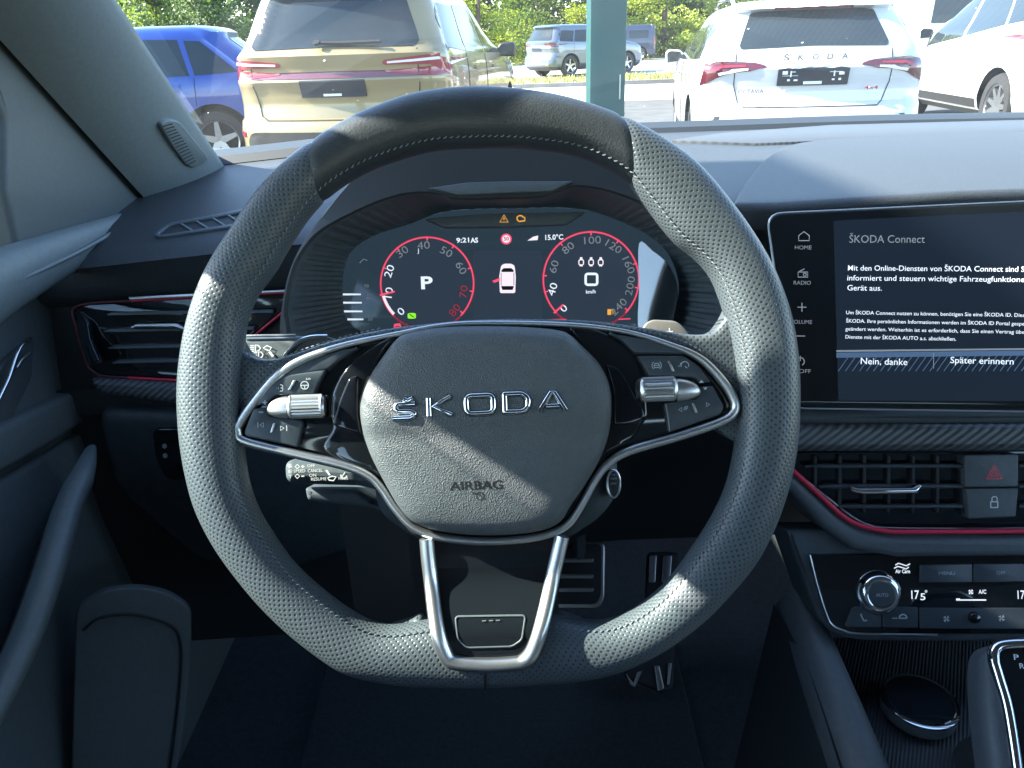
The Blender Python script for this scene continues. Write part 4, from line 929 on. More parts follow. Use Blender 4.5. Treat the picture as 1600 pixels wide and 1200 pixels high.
# ------------------------------------------------------------------ console, gear lever, lidded pot
con = thing('centre_console', 'dark centre console with a ribbed tray below the climate panel', 'console', WORLD)
TZ = .690
TR = Frame((.3, .5, TZ), (1, 0, 0), (0, 1, 0))
mb = MB(); mb.plate(TR.ps(rpoly([(1292, 995), (1960, 985), (1960, 1320), (1385, 1320)], 6)), -.03, 0, .002); mb.build('tray_mat', M['mesh'], con, TR)
mb = MB(); A, B, C_ = at(1240, 940, .70), at(1290, 1070, .645), at(1375, 1300, .57)
mb.tube(spl([A, B, C_, C_ + (C_ - B)], 6), [.016 + .0005 * k for k in range(19)], 14, False, 1.5, up=(0, 0, 1)); mb.build('console_rim', M['hard'], con, WORLD, 60)
mb = MB(); rm = spl([at(1243, 945, .70) + Vector((.0, 0, .012)), B + Vector((.004, 0, .026)), C_ + Vector((.0, 0, .03))], 6)
vs = []
for P in rm: vs += [P + Vector((.012, 0, -.01)), P + Vector((.022, .0, -.07)), P + Vector((-.02, 0, -.01)), P + Vector((-.05, 0, -.36))]
n = len(rm); mb.add(vs, [(4 * i, 4 * i + 1, 4 * i + 5, 4 * i + 4) for i in range(n - 1)] + [(4 * i + 2, 4 * i + 3, 4 * i + 7, 4 * i + 6) for i in range(n - 1)]); mb.build('console_side', M['matte'], con, WORLD)
pot = TR.p(1432, 1118); T0 = Matrix.Translation((pot.x + .3, pot.y + .5, TZ))
pt_ = thing('lidded_pot', 'small round dark pot with a chrome rimmed glossy lid on the console tray', 'pot', T0)
mb = MB(); mb.lathe([(.025, .001), (.0290, .005), (.0295, .011), (.0290, .0142)], (0, 0, 0), n=48); mb.build('pot_body', M['hard'], pt_, T0)
mb = MB(); mb.lathe([(.0288, .0138), (.0300, .0152), (.0296, .0172), (.0275, .0178)], (0, 0, 0), n=48); mb.build('chrome_rim', M['chrome'], pt_, T0, 60)
mb = MB(); mb.lathe([(.0278, .0168), (.026, .0186), (.015, .0194), (0, .0196)], (0, 0, 0), n=48); mb.build('lid', M['piano'], pt_, T0)
G = panel_frame(1600, 1110, .55, 46, -8)
gl = thing('gear_selector', 'chrome edged gear selector with a leather flank and letters P and R', 'gear lever', G)
go = [tuple(q) for q in spl([(1532, 1050), (1537, 1024), (1554, 1010), (1600, 1002), (1660, 1010), (1690, 1040), (1690, 1200), (1670, 1290), (1560, 1290), (1545, 1200), (1534, 1110)], 5, True)]
mb = MB(); mb.plate(G.ps(go, 0), -.022, .004, .012, 6); mb.build('lever_body', M['soft'], gl, G, 50)
fo = [tuple(q) for q in spl([(1552, 1030), (1556, 1012), (1575, 1006), (1620, 1006), (1660, 1016), (1680, 1046), (1680, 1200), (1660, 1280), (1598, 1280), (1588, 1200), (1574, 1110), (1560, 1060)], 5, True)]
mb = MB(); mb.plate(G.ps(fo, .005), .0, .0065, .002); mb.build('lever_face', M['piano'], gl, G)
mb = MB(); mb.tube([(*q, .0055) for q in G.ps(fo, .005)], .0040, 12, True); mb.build('chrome_trim', M['chrome'], gl, G, 60)
mb = MB(); fit(mb, G, 'P', 1584, 1592, 1027, 9, .0068, bold=.01); fit(mb, G, 'R', 1593, 1601, 1041, 9, .0068, bold=.01); mb.build('gear_letters', M['white'], gl, G)
mb = MB(); mb.plate(TR.ps(rpoly([(1535, 1170), (1960, 1150), (1960, 1400), (1560, 1400)], 10), .01), -.02, .012, .006); mb.build('selector_plinth', M['hard'], con, TR)
mb = MB(); a = G.o - G.n * .02 - G.v * .03; mb.tube([a, Vector((a.x, a.y + .03, TZ))], .020, 14); mb.build('lever_boot', M['matte'], gl, WORLD)

# ------------------------------------------------------------------ pedals
BP = panel_frame(906, 905, 1.12, 40)
br = thing('brake_pedal', 'metal faced brake pedal with rubber bars beside the lower spoke', 'pedal', BP)
mb = MB(); mb.plate(BP.ps(rpoly([(858, 846), (946, 846), (945, 935), (936, 952), (858, 952)], 10)), -.01, 0, .003); mb.build('pedal_plate', M['alu'], br, BP)
mb = MB(); mb.plate(BP.ps(rpoly([(862, 850), (940, 850), (939, 930), (932, 944), (862, 944)], 8), .001), 0, .0015, .0005); mb.build('rubber_pad', M['matte'], br, BP)
for y in (875, 900, 921): 
    mb = MB(); mb.plate(BP.ps(rpoly([(874, y - 3), (928, y - 3), (927, y + 4), (872, y + 4)], 2.5), .003), .001, .004, .001); mb.build('metal_bar', M['alu'], br, BP)
mb = MB(); a = BP.o; mb.tube([a - BP.n * .008 + BP.v * .03, a + Vector((.0, .06, .12)), a + Vector((0, .05, .30))], .012, 10); mb.build('pedal_arm', M['dark'], br, WORLD)
AP = panel_frame(1030, 960, 1.10, 46)
ac = thing('accelerator_pedal', 'long metal faced accelerator pedal behind the right lower rim', 'pedal', AP)
mb = MB(); mb.plate(AP.ps(rpoly([(1012, 862), (1062, 862), (1052, 1078), (1034, 1082), (975, 1058), (985, 1030), (1005, 1030)], 8)), -.01, 0, .003); mb.build('pedal_plate', M['matte'], ac, AP)
for p in ([(1015, 868), (1026, 868), (1024, 910), (1014, 910)], [(1036, 868), (1050, 868), (1047, 910), (1034, 910)], [(978, 1052), (990, 1068), (996, 1050), (1004, 1048), (992, 1074), (985, 1070)], [(1022, 1040), (1030, 1040), (1038, 1076), (1028, 1080)], [(1044, 1036), (1050, 1036), (1046, 1070), (1042, 1070)]):
    mb = MB(); mb.plate(AP.ps(rpoly(p, 2), .003), .0, .004, .001); mb.build('metal_bar', M['alu'], ac, AP)
# ------------------------------------------------------------------ driver's door
D = Frame((-.47, .7, 1.0), (0, 1, 0), (0, 0, 1))
door = thing('driver_door', 'grey driver door with chrome inner handle and grab bar left of the wheel', 'car door', D)
mb = MB(); mb.plate([(-1.0, -.72), (.62, -.72), (.62, .03), (.26, .055), (-.2, .02), (-1.0, 0)], -.05, 0, .01); mb.build('door_panel', M['door'], door, D)
mb = MB(); mb.plate(D.ps(rpoly([(-90, -100), (90, 20), (200, 160), (305, 330), (275, 352), (232, 354), (30, 414), (6, 300), (6, 190)], 6), .040), -.02, .042, .006); mb.build('mirror_sail', M['sail'], door, D)
lg = spl([(-160, 548), (-40, 466), (60, 412), (150, 372), (205, 346), (244, 324)], 6)
mb = MB(); mb.tube([(*D.p(x, y, .046), .046) for x, y in lg], [.036 - .0010 * i for i in range(31)][:len(lg)], 18, False, .6, up=(0, 0, 1)); mb.build('belt_ledge', M['door'], door, D, 60)
mb = MB(); mb.tube([(*D.p(x, y, .060), .060) for x, y in spl([(-160, 512), (0, 450), (110, 400), (190, 356)], 6)], .0022, 10); mb.build('ledge_edge', M['door'], door, D, 60)
for nm, pts, c in (('armrest_band', [(-220, 775), (0, 668), (80, 630), (150, 594), (196, 574), (196, 590), (165, 640), (90, 690), (0, 742), (-220, 880)], .016), ('armrest_panel', [(-220, 885), (0, 752), (90, 700), (165, 650), (190, 640), (196, 700), (150, 700), (120, 740), (60, 900), (-40, 1120), (-220, 1250)], .008)):
    mb = MB(); mb.plate(D.ps(rpoly(pts, 14), c), -.01, c, .007, 4); mb.build(nm, M['door'], door, D, 50)
mb = MB(); mb.plate(D.ps(rpoly([(52, 524), (48, 590), (20, 650), (-60, 760), (-60, 640), (10, 560)], 6), .004), -.006, .006, .003); mb.build('handle_bezel', M['hard'], door, D)
mb = MB(); L = spl([(47, 531), (33, 542), (24, 560), (14, 590), (2, 616), (-20, 660), (-60, 720)], 6); mb.tube([(*D.p(x, y, .016), .016) for x, y in L], .0030, 10, False, .6); mb.build('door_handle', M['chrome'], door, D, 60)
mb = MB(); L = spl([(46, 552), (34, 562), (26, 575)], 5); mb.tube([(*D.p(x, y, .012), .012) for x, y in L], .0016, 8); mb.build('handle_inlay', M['alu'], door, D, 60)
gb = spl([at(140, 705, .74), at(128, 742, .70), at(104, 800, .67), at(74, 900, .63), at(38, 1000, .60), at(-8, 1095, .57), at(-80, 1220, .53)], 6)
mb = MB(); mb.tube(gb, [.008 + .010 * min(1, i / 8) for i in range(len(gb))], 18, False, .6); mb.build('grab_bar', M['door'], door, WORLD, 60)
mb = MB(); vs = []
for P in gb: vs += [P + Vector((-.004, .006, -.004)), P + Vector((-.10, .05, -.10)), P + Vector((-.12, .1, -.40))]
mb.add(vs, [(3 * i + k, 3 * i + k + 1, 3 * i + k + 4, 3 * i + k + 3) for i in range(len(gb) - 1) for k in range(2)]); mb.build('armrest_side', M['door'], door, WORLD, 60)
DP = panel_frame(215, 1050, .78, 12, 22)
po = [(118, 960), (124, 944), (160, 921), (215, 915), (262, 924), (299, 948), (299, 1020), (290, 1120), (270, 1240), (110, 1260)]
mb = MB(); mb.plate(DP.ps(rpoly(po, 16)), -.006, .003, .003); dpo = mb.build('door_pocket', M['door'], door, DP)
L = [tuple(q) for q in spl([(130, 985), (155, 966), (200, 960), (240, 967), (270, 980), (281, 1000), (283, 1040), (276, 1120), (262, 1230)], 6)]
mb = MB(); mb.tube([(*q, .0045) for q in DP.ps(L, .0045)], .0014, 8); mb.build('pocket_groove', M['matte'], dpo, DP, 60)
mb = MB(); mb.plate([(-1.0, .0), (-.05, .035), (-.05, .05), (-.03, .14), (-.14, .245), (-.24, .325), (-.32, .352), (-1.0, .372)], -.034, -.030); mb.build('door_window', M['sideglass'], door, D)
mb = MB(); mb.tube([(-.03, .05, -.02), (-.02, .14, -.02), (-.14, .25, -.01), (-.24, .33, .0), (-.32, .362, .0), (-1.0, .385, .0)], .014, 10); mb.build('window_frame', M['pillar'], door, D, 60)
mb = MB(); mb.plate([(-.02, .15), (-.14, .255), (-.24, .335), (-.32, .367), (-1.0, .39), (-1.0, .50), (-.24, .48), (-.12, .37)], -.03, -.005, .004); mb.build('door_header', M['pillar'], door, D)

# ------------------------------------------------------------------ the cabin round the camera
cab = thing('car_cabin', 'interior shell of the car with windscreen, grey pillar and roof', 'car interior', WORLD)
R0, R1 = at(356, 268, 1.03), at(178, -4, .70)
L0, L1 = at(248, 334, .93), at(-4, 58, .645)
mb = MB(); vs = []; fs = []; st = [-.25, -.1, 0, .12, .25, .4, .55, .7, .85, 1.0, 1.2, 1.4, 1.6, 1.8, 2.0]; NS = 14
for t in st:
    r = R0 + (R1 - R0) * t; l = L0 + (L1 - L0) * t; tow = (CAM - (r + l) / 2).normalized()
    if t < 0: r = R0 + Vector((.02, .02, -.02)) * (-t / .25); l = L0 + Vector((-.01, 0, -.03)) * (-t / .25)
    flare = math.exp(-max(0, t) * 12) * .012
    prof = [(l + tow * -.02), l + (r - l) * .0, l + (r - l) * .12 + tow * .008, l + (r - l) * .3 + tow * .017, l + (r - l) * .5 + tow * .022, l + (r - l) * .7 + tow * .021, l + (r - l) * .85 + tow * .015, l + (r - l) * .95 + tow * .007, r + tow * .0, r + (r - l) * .005 - tow * .02, r - tow * .05, l - tow * .09]
    NS = len(prof); vs += prof
for i in range(len(st) - 1):
    for k in range(NS): fs.append((i * NS + k, i * NS + (k + 1) % NS, (i + 1) * NS + (k + 1) % NS, (i + 1) * NS + k))
fs += [tuple(range(NS)), tuple((len(st) - 1) * NS + k for k in range(NS))]
mb.add(vs, fs); pil = mb.build('windscreen_pillar', M['pillar'], cab, WORLD, 50)
pb = BVHTree.FromPolygons([tuple(v) for v in vs], fs)
def on_pil(x, y):
    d = ray(x, y).normalized(); h = pb.ray_cast(CAM, d); return h[0]
g0, ga, gb_ = on_pil(285, 225), on_pil(298, 238), on_pil(268, 232)
GF = Frame(g0, ga - g0, (g0 - gb_)) if (ga and gb_ and g0) else panel_frame(285, 225, .93, 20)
go_ = rpoly([(250, 194), (262, 187), (281, 190), (326, 246), (322, 254), (302, 263), (290, 257), (268, 226)], 7)
mb = MB(); mb.plate(GF.ps(go_, .004), -.006, .0045, .0015); sg_ = mb.build('speaker_grille', M['pillar'], pil, GF)
mb = MB()
for k in range(14):
    t = k / 13; a = (254 + 38 * t, 198 + 60 * t); b = (279 + 40 * t, 194 + 54 * t)
    mb.stroke(GF.ps([a, (lerp(a[0], b[0], .5), lerp(a[1], b[1], .5) - 2), (lerp(a[0], b[0], .62 - .3 * max(0, t - .6)), lerp(a[1], b[1], .62) - 1.5)], .0048), .0016, .0049)
mb.build('grille_slots', M['matte'], sg_, GF)
# windscreen
mb = MB(); vs = []; nx, ny = 24, 12
for i in range(nx + 1):
    X = -.50 + 1.75 * i / nx; u = (X - .375) / .875
    yb, zb = 1.42 - .36 * u * u, 1.075; yt, zt = .50 - .14 * u * u, 1.485 - .04 * u * u
    for j in range(ny + 1):
        t = j / ny; k = 1 - .10 * t
        vs.append((.375 + (X - .375) * k, lerp(yb, yt, t) + .0, lerp(zb, zt, t) + .05 * math.sin(math.pi * t)))
mb.add(vs, [(i * (ny + 1) + j, (i + 1) * (ny + 1) + j, (i + 1) * (ny + 1) + j + 1, i * (ny + 1) + j + 1) for i in range(nx) for j in range(ny)])
mb.build('windscreen', M['windscreen'], cab, WORLD, 60)
# roof, header, floor, firewall, right side, rear
mb = MB(); vs = []
for i in range(13):
    X = -.47 + 1.69 * i / 12; u = (X - .375) / .845
    for Y in (.49 - .14 * u * u, .44, .2, -.6, -1.4, -1.9): vs.append((X, Y, 1.50 - .06 * u * u - (.10 if Y < -1.5 else 0)))
mb.add(vs, [(i * 6 + j, (i + 1) * 6 + j, (i + 1) * 6 + j + 1, i * 6 + j + 1) for i in range(12) for j in range(5)]); mb.build('roof_lining', M['roofliner'], cab, WORLD, 60)
mb = MB(); mb.box(-.5, 1.25, -1.9, 1.55, .28, .34); mb.build('floor_carpet', M['carpet'], cab, WORLD)
mb = MB(); mb.box(-.5, 1.25, 1.40, 1.46, .34, 1.06); mb.box(-.53, -.50, .9, 1.46, .34, 1.06); mb.build('bulkhead', M['dark'], cab, WORLD)
mb = MB(); mb.box(1.22, 1.28, -1.9, 1.3, .34, .98); mb.box(1.16, 1.24, -.35, -.15, .98, 1.46); mb.box(1.12, 1.24, -1.9, -1.5, .98, 1.44); mb.build('side_wall', M['dark'], cab, WORLD)
mb = MB(); mb.box(-.53, -.475, -1.9, -.32, .34, .98); mb.box(-.50, -.40, -.42, -.30, .98, 1.46); mb.box(-.50, -.40, -1.9, -1.5, .98, 1.44); mb.build('side_wall', M['dark'], cab, WORLD)
mb = MB(); mb.box(-.5, 1.25, -1.95, -1.9, .34, 1.0); mb.box(-.45, 1.2, -.75, -.62, .6, 1.15); mb.build('rear_seat_back', M['dark'], cab, WORLD)
mb = MB(); mb.add([(1.24, .95, .98), (1.24, -.2, .98), (1.14, -.2, 1.45), (1.12, .42, 1.45)], [(0, 1, 2, 3)]); mb.build('passenger_window', M['sideglass'], cab, WORLD)
mb = MB(); mb.tube([(1.2, 1.1, 1.04), (1.14, .72, 1.28), (1.08, .40, 1.46)], .045, 12); mb.build('windscreen_pillar', M['pillar'], cab, WORLD)
fm = MB(); FM = Frame((0, .7, .345), (1, 0, 0), (0, 1, 0)); fm.plate(rpoly([(-.30, -.35), (.22, -.35), (.24, .28), (-.30, .32)], .05), 0, .012, .004); fmo = fm.build('floor_mat', M['carpet'], None, FM); tag(fmo, 'black carpet mat in the dark footwell under the wheel', 'floor mat')
# ------------------------------------------------------------------ outside: ground
def ground_mat(name, col, amt, sc, rough=.9, bump=None):
    m = mat(name, col, rough, noise=(sc, amt), bump=bump); return m
GM = {'asphalt': ground_mat('asphalt', (.085, .085, .083), .25, 2.5, bump=(-40, .4, .02)), 'concrete': ground_mat('pale_concrete', (.48, .47, .43), .15, 1.2),
      'road': ground_mat('road_asphalt', (.34, .33, .31), .15, .8), 'soil': ground_mat('dry_grass_soil', (.26, .25, .09), .35, 1.5), 'kerb': ground_mat('kerb_stone', (.22, .21, .20), .15, 4)}
def sheet(name, x0, x1, y0, y1, z, m):
    mb = MB(); mb.add([(x0, y0, z), (x1, y0, z), (x1, y1, z), (x0, y1, z)], [(0, 1, 2, 3)]); return struct(mb.build(name, m))
sheet('ground', -400, 400, -200, 600, 0.0, GM['soil'])
sheet('car_park', -60, 60, -40, 17.2, .004, GM['asphalt'])
sheet('pavement', -60, 60, 17.2, 23.2, .008, GM['concrete'])
sheet('road', -120, 120, 30, 52, .008, GM['road'])
mb = MB(); mb.box(-60, 60, 23.2, 23.4, -.02, .12); struct(mb.build('kerb', GM['kerb']))
mb = MB()
for k in range(-5, 6): mb.box(k * 2.75 + .9, k * 2.75 + 1.0, 5.2, 11, .005, .009)
struct(mb.build('bay_marking', mat('road_paint', (.75, .75, .72), .7)))
# grass verge
mb = MB(); rnd = random.Random(3)
for k in range(9000):
    x = rnd.uniform(-16, 22); y = rnd.uniform(23.5, 29.8) if k % 3 else rnd.uniform(52.5, 58); h = rnd.uniform(.05, .16); a = rnd.uniform(0, 6.28); d = .03
    if k % 3 == 0: h *= 2; d = .08
    mb.add([(x - d * math.cos(a), y - d * math.sin(a), 0), (x + d * math.cos(a), y + d * math.sin(a), 0), (x + rnd.uniform(-.06, .06), y + rnd.uniform(-.06, .06), h)], [(0, 1, 2)])
struct(mb.build('verge_grass', mat('dry_grass', (.32, .31, .08), .8, noise=(.7, .4))), 'stuff')

# ------------------------------------------------------------------ parked cars
def paint(name, col, metal=0.0, rough=.32):
    return mat(name, col, rough, metal, coat=1.0)
CM = {'glass': mat('car_window', (.018, .026, .032), .05, spec=.45), 'tyre': mat('tyre_rubber', (.022, .022, .024), .8), 'rim': mat('alloy', (.34, .35, .37), .30, metal=.9), 'red': mat('tail_light', (.075, .007, .015), .12, coat=1),
      'redl': mat('tail_light_bright', (.24, .015, .028), .12, coat=1), 'clear': mat('clear_lens', (.75, .72, .74), .1, coat=1), 'black': mat('black_trim', (.02, .02, .022), .45), 'plate': mat('plate_holder', (.022, .028, .04), .4), 'chrome': M['chrome'], 'seam': mat('panel_gap', (.012, .012, .013), .8), 'pw': M['white'], 'arch': mat('arch_liner', (.008, .008, .009), .9)}
def slice_outline(xr, xf, w, rr, rf, bow):
    P = []
    for k in range(9): P.append((xr + bow * (k / 8) ** 2 * .5, (w - rr) * k / 8))
    xr2 = xr + bow * .5
    for k in range(1, 8):
        a = R(90 * k / 8); P.append((xr2 + rr * (1 - math.cos(a)), w - rr + rr * math.sin(a)))
    for k in range(15):
        t = k / 14; x = lerp(xr2 + rr, xf - rf, t); P.append((x, w - .03 * w * (2 * t - 1) ** 4))
    wf = P[-1][1]
    for k in range(1, 8):
        a = R(90 * k / 8); P.append((xf - rf + rf * math.sin(a) - .0, wf - rf + rf * math.cos(a)))
    for k in range(1, 9): P.append((xf + .06 * (k / 8) ** .5, (wf - rf) * (1 - k / 8)))
    return P
def car(name, label, loc, yaw, prof, cm, wheels, wr, side_win, rear, side_extra=(), rr=.30, lower=.30, roof_dark=False, spokes=5, group=None):
    Mw = Matrix.Translation(loc) @ Matrix.Rotation(R(90 + yaw), 4, 'Z')
    root = thing(name, label, 'car', Mw, group)
    # body: stacked horizontal outlines, resampled in height
    zs = [q[0] for q in prof]; levels = []
    for i in range(len(prof) - 1):
        n = max(1, int((prof[i + 1][0] - prof[i][0]) / .03))
        levels += [tuple(lerp(prof[i][j], prof[i + 1][j], k / n) for j in range(4)) for k in range(n)]
    levels.append(prof[-1]); zt = prof[-1][0]
    vs = []; n = 0
    for z, xr, xf, w in levels:
        r = min(rr, w * .5); H = slice_outline(xr, xf, w, r, min(.45, w * .6), .16 * w)
        L = H + [(x, -y) for x, y in H[-2:0:-1]]; n = len(L); vs += [(x, y, z) for x, y in L]
    z, xr, xf, w = prof[-1]; cx = (xr + xf) / 2
    for t in (.9, .7, .4, .1):
        H = slice_outline(xr, xf, w, min(rr, w * .5), min(.45, w * .6), .16 * w); L = H + [(x, -y) for x, y in H[-2:0:-1]]
        vs += [(cx + (x - cx) * t, y * t, zt + .022 * (1 - t * t)) for x, y in L]
    m = len(vs) // n
    fs = [(k * n + i, k * n + (i + 1) % n, (k + 1) * n + (i + 1) % n, (k + 1) * n + i) for k in range(m - 1) for i in range(n)]
    fs.append(tuple(range(n - 1, -1, -1))); fs.append(tuple((m - 1) * n + i for i in range(n)))
    bvh = BVHTree.FromPolygons([Vector(v) for v in vs], fs)
    mb = MB(); mb.add(vs, fs); body = mb.build('body', [cm, CM['black'], CM['arch']], root, Mw, 40)
    cut = MB()
    for x in wheels:
        for s in (-1, 1): cut.lathe([(wr + .055, .62), (wr + .055, 1.3)], (x, 0, wr + .01), (0, s, 0), 40)
    co = cut.build('cut', CM['arch'], None, Mw)
    md = body.modifiers.new('b', 'BOOLEAN'); md.operation = 'DIFFERENCE'; md.solver = 'EXACT'; md.object = co
    dg = bpy.context.evaluated_depsgraph_get(); me = bpy.data.meshes.new_from_object(body.evaluated_get(dg))
    old = body.data; body.modifiers.clear(); body.data = me; bpy.data.objects.remove(co)
    for p in me.polygons:
        c = p.center
        inside = any(math.hypot(c.x - x, c.z - wr - .01) < wr + .06 for x in wheels) and abs(p.normal.y) < .9 or (any(math.hypot(c.x - x, c.z - wr - .01) < wr + .05 for x in wheels))
        p.material_index = 2 if inside else (1 if c.z < lower else 0)
        p.use_smooth = True
    me.set_sharp_from_angle(angle=R(40))
    def proj(pts, how, off=.005, dens=.07):
        """lays a filled outline onto the body surface as a thin panel"""
        P = [Vector((q[0], q[1], 0)) for q in pts]
        bm = bmesh.new(); V = [bm.verts.new(q) for q in P]
        for t in tessellate_polygon([P]):
            try: bm.faces.new([V[i] for i in t])
            except ValueError: pass
        for _ in range(5):
            e = [e for e in bm.edges if e.calc_length() > dens]
            if not e: break
            bmesh.ops.subdivide_edges(bm, edges=e, cuts=1); bmesh.ops.triangulate(bm, faces=bm.faces)
        out = []; ok = True
        for v in bm.verts:
            a, b = v.co.x, v.co.y
            if how == 'rear': o, d = Vector((-3, -a, b)), Vector((1, 0, 0))
            elif how == 'left': o, d = Vector((a, 4, b)), Vector((0, -1, 0))
            else: o, d = Vector((a, -4, b)), Vector((0, 1, 0))
            h = bvh.ray_cast(o, d)
            if h[0] is None: out.append(None); continue
            nn = h[1] if h[1].dot(d) < 0 else -h[1]
            out.append(h[0] + nn * off)
        bm.verts.index_update(); res = []; F = []
        bnd = [[v.index for v in e.verts] for e in bm.edges if len(e.link_faces) == 1]
        for f in bm.faces:
            ix = [v.index for v in f.verts]
            if all(out[i] is not None for i in ix): F.append(ix)
        good = [q if q is not None else Vector((0, 0, 0)) for q in out]
        bm.free(); t = MB(); nv = len(good); t.add(good + [q + ((Vector((1, 0, 0)) if how == 'rear' else Vector((0, -1 if how == 'left' else 1, 0))) * (off + .01)) for q in good], F + [(a, b, b + nv, a + nv) for a, b in bnd if out[a] is not None and out[b] is not None])
        return t
    for s in ('left', 'right'):
        for pts, mk, nm in side_win: proj(pts, s, .004).build(nm, CM[mk] if isinstance(mk, str) else mk, root, Mw, 40)
    made = {}
    for pts, mk, nm, off, par in rear:
        o = proj(pts, 'rear', off).build(nm, CM[mk] if isinstance(mk, str) else mk, made.get(par, root), Mw, 40); made[nm] = o
    for s in side_extra: s(root, Mw, proj, bvh)
    for x in wheels:
        for s in (-1, 1):
            wv = min(.0, 0) + next((q[3] for q in levels if q[0] >= wr), .88) - .125
            mb = MB(); mb.lathe([(wr * .66, 0), (wr * .70, -.02), (wr * .93, -.02), (wr, .03), (wr, .16), (wr * .94, .205), (wr * .70, .205), (wr * .64, .18), (wr * .60, .085), (.02, .085)], (x, s * (wv - .09), wr), (0, s, 0), 40); ty = mb.build('wheel', CM['tyre'], root, Mw)
            mb = MB(); mb.lathe([(wr * .70, .19), (wr * .67, .198), (wr * .62, .185), (wr * .60, .12)], (x, s * (wv - .09), wr), (0, s, 0), 40, caps=False)
            for k in range(spokes):
                a = 2 * math.pi * k / spokes + .3; ca, sa = math.cos(a), math.sin(a)
                def pt(r, t, h): return (x + r * ca - t * sa, s * (wv - .09 + h), wr + r * sa + t * ca)
                v8 = [pt(0, -.05, .10), pt(0, .05, .10), pt(wr * .63, .03, .12), pt(wr * .63, -.03, .12), pt(0, -.042, .165), pt(0, .042, .165), pt(wr * .63, .021, .182), pt(wr * .63, -.021, .182)]
                mb.add(v8, [(0, 3, 2, 1), (4, 5, 6, 7), (0, 1, 5, 4), (1, 2, 6, 5), (2, 3, 7, 6), (3, 0, 4, 7)])
            mb.build('rim', CM['rim'], ty, Mw, 30)
    # door mirrors
    xm = prof_x(prof, .55)
    return root, Mw, proj, bvh
def prof_x(prof, f):
    return lerp(prof[0][1], prof[0][2], f)
def mirror(root, Mw, x, y, z, m, s):
    mb = MB(); o = [(-.10, -.06), (.09, -.075), (.10, .05), (.06, .085), (-.07, .075), (-.11, .03)]
    T = Mw @ Matrix.Translation((x, y + s * .12, z)) @ Matrix(((0, 0, -1, 0), (s, 0, 0, 0), (0, 1, 0, 0), (0, 0, 0, 1)))
    mb.plate(rpoly(o, .03), -.07, .02, .03, 3); o1 = mb.build('door_mirror', m, root, T, 50)
    mb = MB(); mb.plate(inset([Vector(q) for q in rpoly(o, .03)], .018), .018, .023); mb.build('mirror_glass', CM['glass'], o1, T)
    mb = MB(); mb.tube([(x, y - s * .02, z - .05), (x, y + s * .06, z - .04)], .022, 8); mb.build('mirror_arm', CM['black'], o1, Mw)
def handle(root, Mw, proj, x, z, s, m):
    proj(rpoly([(x - .09, z - .018), (x + .09, z - .022), (x + .09, z + .012), (x - .09, z + .016)], .01), s, .022).build('door_handle', m, root, Mw)
def seam(pts, wd=.007):
    L = []; Rr = []
    P = [Vector(q) for q in pts]
    for i in range(len(P)):
        a = P[max(0, i - 1)]; b = P[min(len(P) - 1, i + 1)]; t = (b - a).normalized(); n = Vector((-t.y, t.x)) * wd / 2; L.append(tuple(P[i] + n)); Rr.append(tuple(P[i] - n))
    return L + Rr[::-1]
def mirrored(pts): return [(-x, z) for x, z in pts][::-1]
def plate_text(root, Mw, x, spec, m, name):
    """raised badges on a tail: spec rows (text, s0, s1, z, h) in rear view"""
    mb = MB()
    for body_, s0, s1, z, h in spec:
        t = MB(); t.text(body_, 0, 0, 0, h / .72, 'LEFT', bold=.01, extrude=.003); xs = [q.x for q in t.v]; k = (s1 - s0) / (max(xs) - min(xs)); x0 = min(xs)
        mb.add([(x - q.z, -(s0 + (q.x - x0) * k), z + q.y) for q in t.v], t.f)
    return mb.build(name, m, root, Mw)

# --- white estate (right of the post)
PW_ = paint('white_paint', (.52, .54, .545)); EST = [(.20, .14, 4.5, .78), (.28, .06, 4.6, .87), (.42, .0, 4.66, .905), (.58, .0, 4.68, .91), (.66, .03, 4.68, .912), (.70, .075, 4.67, .914), (.80, .085, 4.62, .915), (.90, .062, 4.4, .912), (.955, .05, 4.1, .905), (1.0, .075, 3.75, .89), (1.03, .075, 3.5, .875), (1.09, .10, 3.3, .85), (1.18, .19, 3.0, .805), (1.30, .31, 2.7, .745), (1.375, .37, 2.5, .70), (1.40, .30, 2.42, .68), (1.435, .32, 2.25, .63), (1.46, .40, 2.0, .55)]
def est_extra(root, Mw, proj, bvh):
    for s, sg in (('left', 1), ('right', -1)):
        handle(root, Mw, proj, 1.35, .90, s, PW_); handle(root, Mw, proj, 2.35, .89, s, PW_)
        mirror(root, Mw, 3.05, sg * .83, 1.0, PW_, sg)
        mb = MB(); mb.tube([(.6, sg * .60, 1.455), (.8, sg * .60, 1.50), (2.0, sg * .58, 1.515), (2.4, sg * .57, 1.47)], .016, 8); mb.build('roof_rail', CM['chrome'], root, Mw)
est_side = [([(.42, 1.04), (1.0, 1.02), (1.12, 1.33), (.62, 1.36), (.48, 1.25)], 'glass', 'side_window'), ([(1.06, 1.02), (1.92, 1.0), (1.92, 1.36), (1.18, 1.36)], 'glass', 'side_window'), ([(2.0, 1.0), (3.02, .99), (2.86, 1.12), (2.45, 1.35), (2.0, 1.37)], 'glass', 'side_window'),
            (seam([(1.96, .40), (1.96, .98)]), 'seam', 'door_gap'), (seam([(1.0, .75), (1.02, 1.0)]), 'seam', 'door_gap'), ([(1.36, .30), (3.16, .30), (3.16, .36), (1.36, .36)], 'black', 'sill_trim')]
tl = [(-.86, .84), (-.83, 1.0), (-.74, 1.02), (-.60, 1.018), (-.45, 1.005), (-.37, .98), (-.36, .968), (-.48, .945), (-.62, .935), (-.72, .905), (-.80, .862)]
